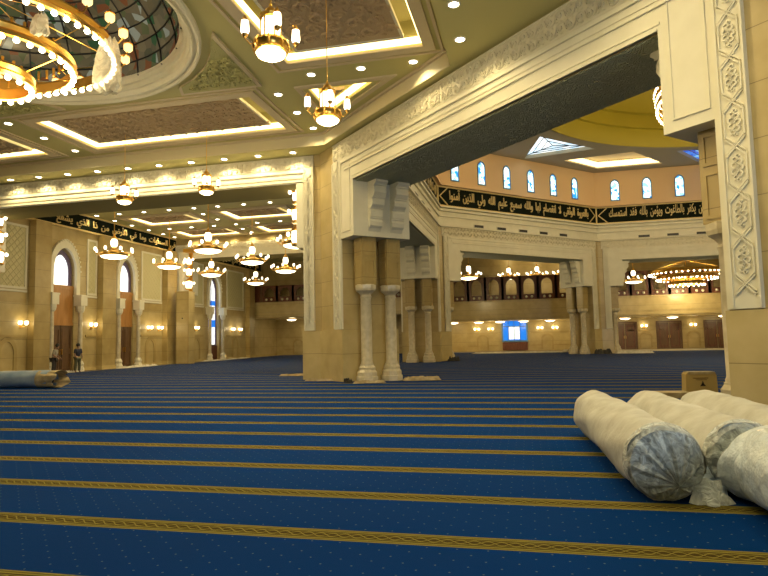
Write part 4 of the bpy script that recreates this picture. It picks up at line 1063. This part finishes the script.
# ------------------------------------------------------------------ rolled carpets
def wob(a, y, s): return .012*sin(3*a+y*2.1+s)+.008*sin(7*a-y*3.3+s*2)+.006*sin(y*9+a*2+s)
FILM3 = FILM.copy(); FILM3.name = 'bluish_plastic_film'
for nd in FILM3.node_tree.nodes:
    if nd.type == 'VALTORGB': nd.color_ramp.elements[0].color = (.6,)*3+(1,)
def roll(u0_, v0_, u1_, v1_, R, label, wrapm, seed, film=True, name='carpet_roll'):
    """near end at (u0,v0), far end at (u1,v1)"""
    d = Vector((u1_-u0_, v1_-v0_, 0)); Ln = d.length; rz = atan2(-d.x, d.y)
    t = thing(name, label, 'carpet roll', (u0_, v0_, 0), rz, 'wrapped carpet rolls')
    n, k = 40, 30; vs = []; fs = []
    for j in range(k+1):
        y = Ln*j/k
        for i in range(n):
            a = 2*pi*i/n; r_ = R*(1-.0)+wob(a, y, seed)-.02
            if j == k: r_ *= .93
            z = R+r_*sin(a)
            vs.append((r_*cos(a)*1.01, y, max(.004, z-.01)))
    for j in range(k):
        for i in range(n): fs.append((j*n+i, j*n+(i+1) % n, (j+1)*n+(i+1) % n, (j+1)*n+i))
    fs.append(tuple(range(k*n, (k+1)*n)))
    MB().add(vs, fs).build('fabric_wrap', wrapm, t, smooth=True)
    # coiled end of the carpet, seen through the film
    b = MB()
    for q in range(9):
        r_ = R*.92*(1-q/10.5); r2 = r_-.018
        o_ = [(r_*cos(2*pi*i/28), R+r_*sin(2*pi*i/28)) for i in range(28)]; i_ = [(r2*cos(2*pi*i/28), R+r2*sin(2*pi*i/28)) for i in range(28)]
        b.ring(i_, o_, .035, .1)
    b.vprism([(R*.9*cos(2*pi*i/28), R+R*.9*sin(2*pi*i/28)) for i in range(28)], .07, .12)
    b.build('roll_end', COIL, t)
    if film:
        # crumpled film drawn over the end with radial folds to a tied tuft low on the right
        vs = []; fs = []; n = 64; K = 9; tx, tz = R*.25, R*.45
        for j in range(K+1):
            q = j/K
            for i in range(n):
                a = 2*pi*i/n
                px = R*1.005*cos(a)*(1-q)+(tx*q); pz = R+R*1.0*sin(a)*(1-q)+((tz-R)*q)
                y = -.03-.07*sin(q*pi*.6)+(.018*sin(11*a+seed+3*q)+.014*sin(19*a+q*5))*min(1, q*3)*(1-q*.6)
                if j == 0: y = .05
                vs.append((px, y, max(.004, pz)))
        for j in range(K):
            for i in range(n): fs.append((j*n+i, j*n+(i+1) % n, (j+1)*n+(i+1) % n, (j+1)*n+i))
        MB().add(vs, fs).build('plastic_film', FILM, t, smooth=True)
        b = MB(); vs = []; fs = []; n = 20
        for j, (q, rr) in enumerate(((0, .03), (.3, .05), (.65, .10), (1, .15))):
            for i in range(n):
                a = 2*pi*i/n; rad = rr*(1+.35*sin(5*a+j))
                vs.append((R*.62+rad*cos(a)+.13*q, -.03+rad*.5*sin(a)-.05*q, max(.006, .20-.13*q+rad*sin(a)*.8)))
        for j in range(3):
            for i in range(n): fs.append((j*n+i, j*n+(i+1) % n, (j+1)*n+(i+1) % n, (j+1)*n+i))
        b.add(vs, fs).build('tied_tuft', FILM3, t, smooth=True)
    return t
COIL = mat('carpet_backing', (.26, .22, .11), .9); noise_tint(COIL, (.10, .14, .12), (.36, .28, .12), 5, 4)
roll(1.15, 6.05, .93, 9.80, .35, 'cream wrapped carpet roll at left of the pile with film over its open end', FABRIC, 1)
roll(1.885, 6.3, 1.665, 9.8, .35, 'second cream wrapped carpet roll, behind the leftmost one', FABRIC, 3)
roll(2.62, 6.4, 2.42, 9.95, .35, 'third pale carpet roll lying farthest right toward the pier', FABRIC, 5)
roll(2.0, 2.6, 2.03, 6.03, .36, 'shiny white plastic wrapped carpet roll at the right picture edge', WRAPW, 8, film=False)
# gathered white cap drawn to a knot at the far end of the white roll
b = MB(); vs = []; fs = []; n = 48; K = 8
for j in range(K+1):
    q = j/K
    for i in range(n):
        a = 2*pi*i/n; r_ = .352*(1-q**2.2)+.035*(q**2.2) if j else .30
        r_ *= 1+(.05*sin(9*a+j*.4)+.03*sin(17*a))*q
        vs.append((2.03+r_*cos(a)-(.36*q**1.6), (5.97+.31*q if j else 5.8), max(.008, .35+r_*sin(a)-.17*q**1.6)))
for j in range(K):
    for i in range(n): fs.append((j*n+i, j*n+(i+1) % n, (j+1)*n+(i+1) % n, (j+1)*n+i))
# flared tail beyond the knot
o_ = len(vs)
for j in range(1, 5):
    q = j/4
    for i in range(n):
        a = 2*pi*i/n; r_ = .04+.11*q; r_ *= 1+.3*sin(5*a)+.15*sin(13*a)
        vs.append((1.67-.10*q+r_*cos(a)*.8, 6.28-.10*q+r_*.5*sin(a), max(.008, .185-.09*q+r_*sin(a)*.9)))
for j in range(3):
    for i in range(n): fs.append((o_+j*n+i, o_+j*n+(i+1) % n, o_+(j+1)*n+(i+1) % n, o_+(j+1)*n+i))
for i in range(n): fs.append((K*n+i, K*n+(i+1) % n, o_+(i+1) % n, o_+i))
b.add(vs, fs)
o = b.build('plastic_cap', WRAPW, smooth=True); wr = [x for x in bpy.data.objects if x.get('label', '').startswith('shiny white plastic')][0]
o.parent = wr; o.matrix_parent_inverse = (Matrix.Translation(wr.location) @ Matrix.Rotation(wr.rotation_euler.z, 4, 'Z')).inverted()
# blue-grey roll at the left edge
d = thing('carpet_roll', 'blue grey wrapped carpet roll with torn brown end at the left edge', 'carpet roll', (-16.75, 18.75, 0), pi/2, 'wrapped carpet rolls')
n, k = 28, 20; vs = []; fs = []; R = .31
for j in range(k+1):
    for i in range(n):
        a = 2*pi*i/n; r_ = R+wob(a, j*.2, 2); vs.append((r_*cos(a), 4.6*j/k, max(.004, R+r_*sin(a))))
for j in range(k):
    for i in range(n): fs.append((j*n+i, j*n+(i+1) % n, (j+1)*n+(i+1) % n, (j+1)*n+i))
fs.append(tuple(range(k*n, (k+1)*n)))
MB().add(vs, fs).build('fabric_wrap', WRAPB, d, smooth=True)
MB().vprism([(R*.9*cos(2*pi*i/20), R+R*.9*sin(2*pi*i/20)) for i in range(20)], .15, .2).build('roll_end', DARK, d)  # dark disc inside the open end, the hole's shade put in its colour
vs = []; fs = []; n = 36
for j in range(6):
    for i in range(n):
        a = 2*pi*i/n; q = j/5; r_ = R*(1.05+.10*q*sin(5*a)+.22*q*q*abs(sin(2.5*a+1))); vs.append((r_*cos(a)+.03*sin(9*a)*q, .45-.85*q+.14*sin(4*a)*q, max(.006+.02*q*abs(sin(3*a)), R+r_*sin(a)*(1-.25*q))))
for j in range(5):
    for i in range(n): fs.append((j*n+i, j*n+(i+1) % n, (j+1)*n+(i+1) % n, (j+1)*n+i))
MB().add(vs, fs).build('torn_paper', PAPER, d, smooth=True)

# ------------------------------------------------------------------ carton behind the rolls
t = thing('carton_board', 'small tan cardboard carton with a black mark standing behind the rolls', 'carton', (4.02, 16.2, 0), .12)
t.scale = (.88, 1, .97)
b = MB(); b.vprism([(-.42, 0), (.42, 0), (.40, .47), (.36, .54), (-.36, .54), (-.40, .5)], 0, .28); b.build('carton_body', CARD, t)
b = MB(); b.vprism([(-.36, .5), (.38, .5), (.36, .56), (-.35, .56)], -.012, 0.29).build('top_flap', PAPER, t)
b = MB(); c0 = (.03, .25)
for a in (90, 210, 330):
    a = radians(a); p = Vector((c0[0]+.045*cos(a), c0[1]+.045*sin(a)))
    b.vprism([(p.x+.045*cos(a+q), p.y+.045*sin(a+q)) for q in (0, 2.4, pi, -2.4)], -.008, 0)
b.build('printed_mark', DARK, t)
b = MB(); b.box(-.22, .18, -.006, 0, .40, .415).box(-.14, .14, -.006, 0, .36, .372).build('printed_lines', WOODD, t)
tag(MB(Matrix.Translation((3.1, 15.5, 0)) @ Matrix.Rotation(.1, 4, 'Z')).box(-.5, .45, -.3, .3, 0.005, .13).build('flat_carton', PAPER), 'low flat brown carton lying just left of the marked carton', 'carton')

# ------------------------------------------------------------------ crumpled sheets at the pier feet
def crumple(loc, sx, sy, h, m_, label, rz=0, seed=0, name='crumpled_sheet'):
    rn = random.Random(seed); n = 14; vs = []; fs = []
    H = [[0 if i in (0, n) or j in (0, n) else h*rn.random()**1.5 for i in range(n+1)] for j in range(n+1)]
    for j in range(n+1):
        for i in range(n+1):
            x = (i/n-.5)*sx+.06*sx*rn.uniform(-.5, .5); y = (j/n-.5)*sy+.06*sy*rn.uniform(-.5, .5)
            e = 1-.25*(abs(i/n-.5)*2)**3; vs.append((x, y*e, .012+H[j][i]))
    for j in range(n):
        for i in range(n): fs.append((j*(n+1)+i, j*(n+1)+i+1, (j+1)*(n+1)+i+1, (j+1)*(n+1)+i))
    o = MB().add(vs, fs).build(name, m_); o.location = loc; o.rotation_euler = (0, 0, rz)
    so = o.modifiers.new('s', 'SOLIDIFY'); so.thickness = .006; so.offset = 1
    tag(o, label, 'sheet', 'loose sheets on the floor'); return o
crumple((-7.5, 21.35, 0), 1.1, .16, .10, PAPER, 'brown paper sheet along the front foot of the middle pier', 0, 1)
crumple((-6.15, 20.45, 0), .4, .2, .16, DARK, 'dark crumpled sheet between middle pier and first column', -.8, 2)
crumple((-5.35, 20.25, 0), 1.1, .25, .10, PAPER, 'brown paper sheet in front of the pair of near columns', .5, 3)
crumple((-3.75, 21.5, 0), 1.3, .55, .14, PAPER, 'brown paper strip lying right of the near columns', .3, 4)
crumple((-9.6, 24.6, 0), 1.6, .5, .08, PAPER, 'brown paper strip on the carpet left of the middle pier', .1, 5)
crumple((-24.65, 28.95, 0), .3, 2.0, .12, SHEET, 'pale plastic sheet along the foot of the nearest wood door', .03, 6)
crumple((-24.6, 34.9, 0), .6, 4.0, .14, SHEET, 'pale plastic sheet along the foot of the second wood door', .0, 7)
crumple((-24.6, 46.8, 0), .6, 8, .10, SHEET, 'long pale sheet along the wall under the tall window', .0, 8)
crumple((-1.0, 53.6, 0), 6.5, .5, .14, SHEET, 'pale sheet on the carpet edge in front of the blue window', .02, 9)
crumple((4.0, 53.9, 0), 2.6, .6, .28, SHEET, 'heap of pale plastic right of the blue window', .02, 10)
crumple((5.3, 47.6, 0), 1.2, .8, .4, DARK, 'dark heap at the foot of the far corner pier', .0, 11)
crumple((7.6, 48.3, 0), 2.6, .6, .2, SHEET, 'pale sheet right of the far corner pier', .0, 12)
crumple((-4.6, 38.2, 0), .7, .6, .3, DARK, 'dark heap at the foot of the pier left of the far diagonal portal', .4, 13)
crumple((-19.5, 57, 0), 1.3, .6, .4, DARK, 'dark heap on the floor under the left gallery', .0, 14)

# ------------------------------------------------------------------ two people by the nearest door
def person(loc, rz, label, shirt, trousers, lean, bag_=False):
    t = thing('person', label, 'person', loc, rz)
    skin = bpy.data.materials.get('skin') or mat('skin', (.35, .2, .12), .6)
    def sk(name, vs, es, rs, m_, parent):
        me = bpy.data.meshes.new(name); me.from_pydata(vs, es, []); o = bpy.data.objects.new(name, me); COL.objects.link(o); o.parent = parent
        me.materials.append(m_); mo = o.modifiers.new('skin', 'SKIN'); mo.use_smooth_shade = True
        for i, r_ in enumerate(rs): me.skin_vertices[0].data[i].radius = r_ if isinstance(r_, tuple) else (r_, r_)
        me.skin_vertices[0].data[0].use_root = True
        s = o.modifiers.new('sub', 'SUBSURF'); s.levels = 1; s.render_levels = 1
        return o
    k = .90; l = lean
    V = [(0, 0, .93), (0, .01*l, 1.1), (0, .04*l, 1.33), (0, .06*l, 1.45), (0, .08*l, 1.52), (0, .10*l, 1.63), (0, .10*l, 1.72),
         (-.18, .05*l, 1.40), (-.23, .02, 1.14), (-.20, .10+.1*l, .93), (-.18, .13+.1*l, .84), (.18, .05*l, 1.40), (.24, .04, 1.14), (.20, .13+.08*l, .95), (.17, .17+.08*l, .87),
         (-.09, 0, .88), (-.11, .03, .49), (-.12, -.02, .09), (-.12, .12, .035), (.09, 0, .88), (.12, .02, .49), (.14, -.02, .09), (.15, .12, .035)]
    E_ = [(0, 1), (1, 2), (2, 3), (3, 4), (4, 5), (5, 6), (2, 7), (7, 8), (8, 9), (9, 10), (2, 11), (11, 12), (12, 13), (13, 14), (0, 15), (15, 16), (16, 17), (17, 18), (0, 19), (19, 20), (20, 21), (21, 22)]
    R_ = [(.15, .11), (.13, .10), (.15, .11), .055, .055, .095, .075, .06, .042, .033, .035, .06, .042, .033, .035, .085, .06, .042, .035, .085, .06, .042, .035]
    body = sk('body', [(x*k, y*k, z*k) for x, y, z in V], E_, R_, skin, t)
    sv = [0, 1, 2, 7, 8, 11, 12]; mp_ = {a: i for i, a in enumerate(sv)}
    sk('shirt', [(V[a][0]*k, V[a][1]*k, V[a][2]*k) for a in sv], [(mp_[a], mp_[c]) for a, c in E_ if a in mp_ and c in mp_], [(.175, .135), (.155, .125), (.165, .13), .075, .055, .075, .055], shirt, t)
    sv = [0, 15, 16, 17, 19, 20, 21]; mp_ = {a: i for i, a in enumerate(sv)}
    sk('trousers', [(V[a][0]*k, V[a][1]*k, V[a][2]*k) for a in sv], [(mp_[a], mp_[c]) for a, c in E_ if a in mp_ and c in mp_], [(.165, .13), .1, .078, .065, .1, .078, .065], trousers, t)
    MB().ball((0, .09*l*k-.012, 1.68*k), .105, 1.05, 12, 8).build('hair', DARK, t, smooth=True)
    return t
person((-24.3, 29.05, 0), -1.9, 'person in dark shirt and olive trousers standing by a slim column at the nearest door', mat('navy_cloth', (.02, .025, .05), .8), mat('olive_cloth', (.12, .12, .07), .8), .5)
person((-24.3, 27.3, 0), -1.2, 'person in pale vest and dark trousers leaning beside the nearest door', mat('pale_cloth', (.42, .38, .30), .8), mat('dark_cloth', (.05, .04, .035), .8), 2.2)
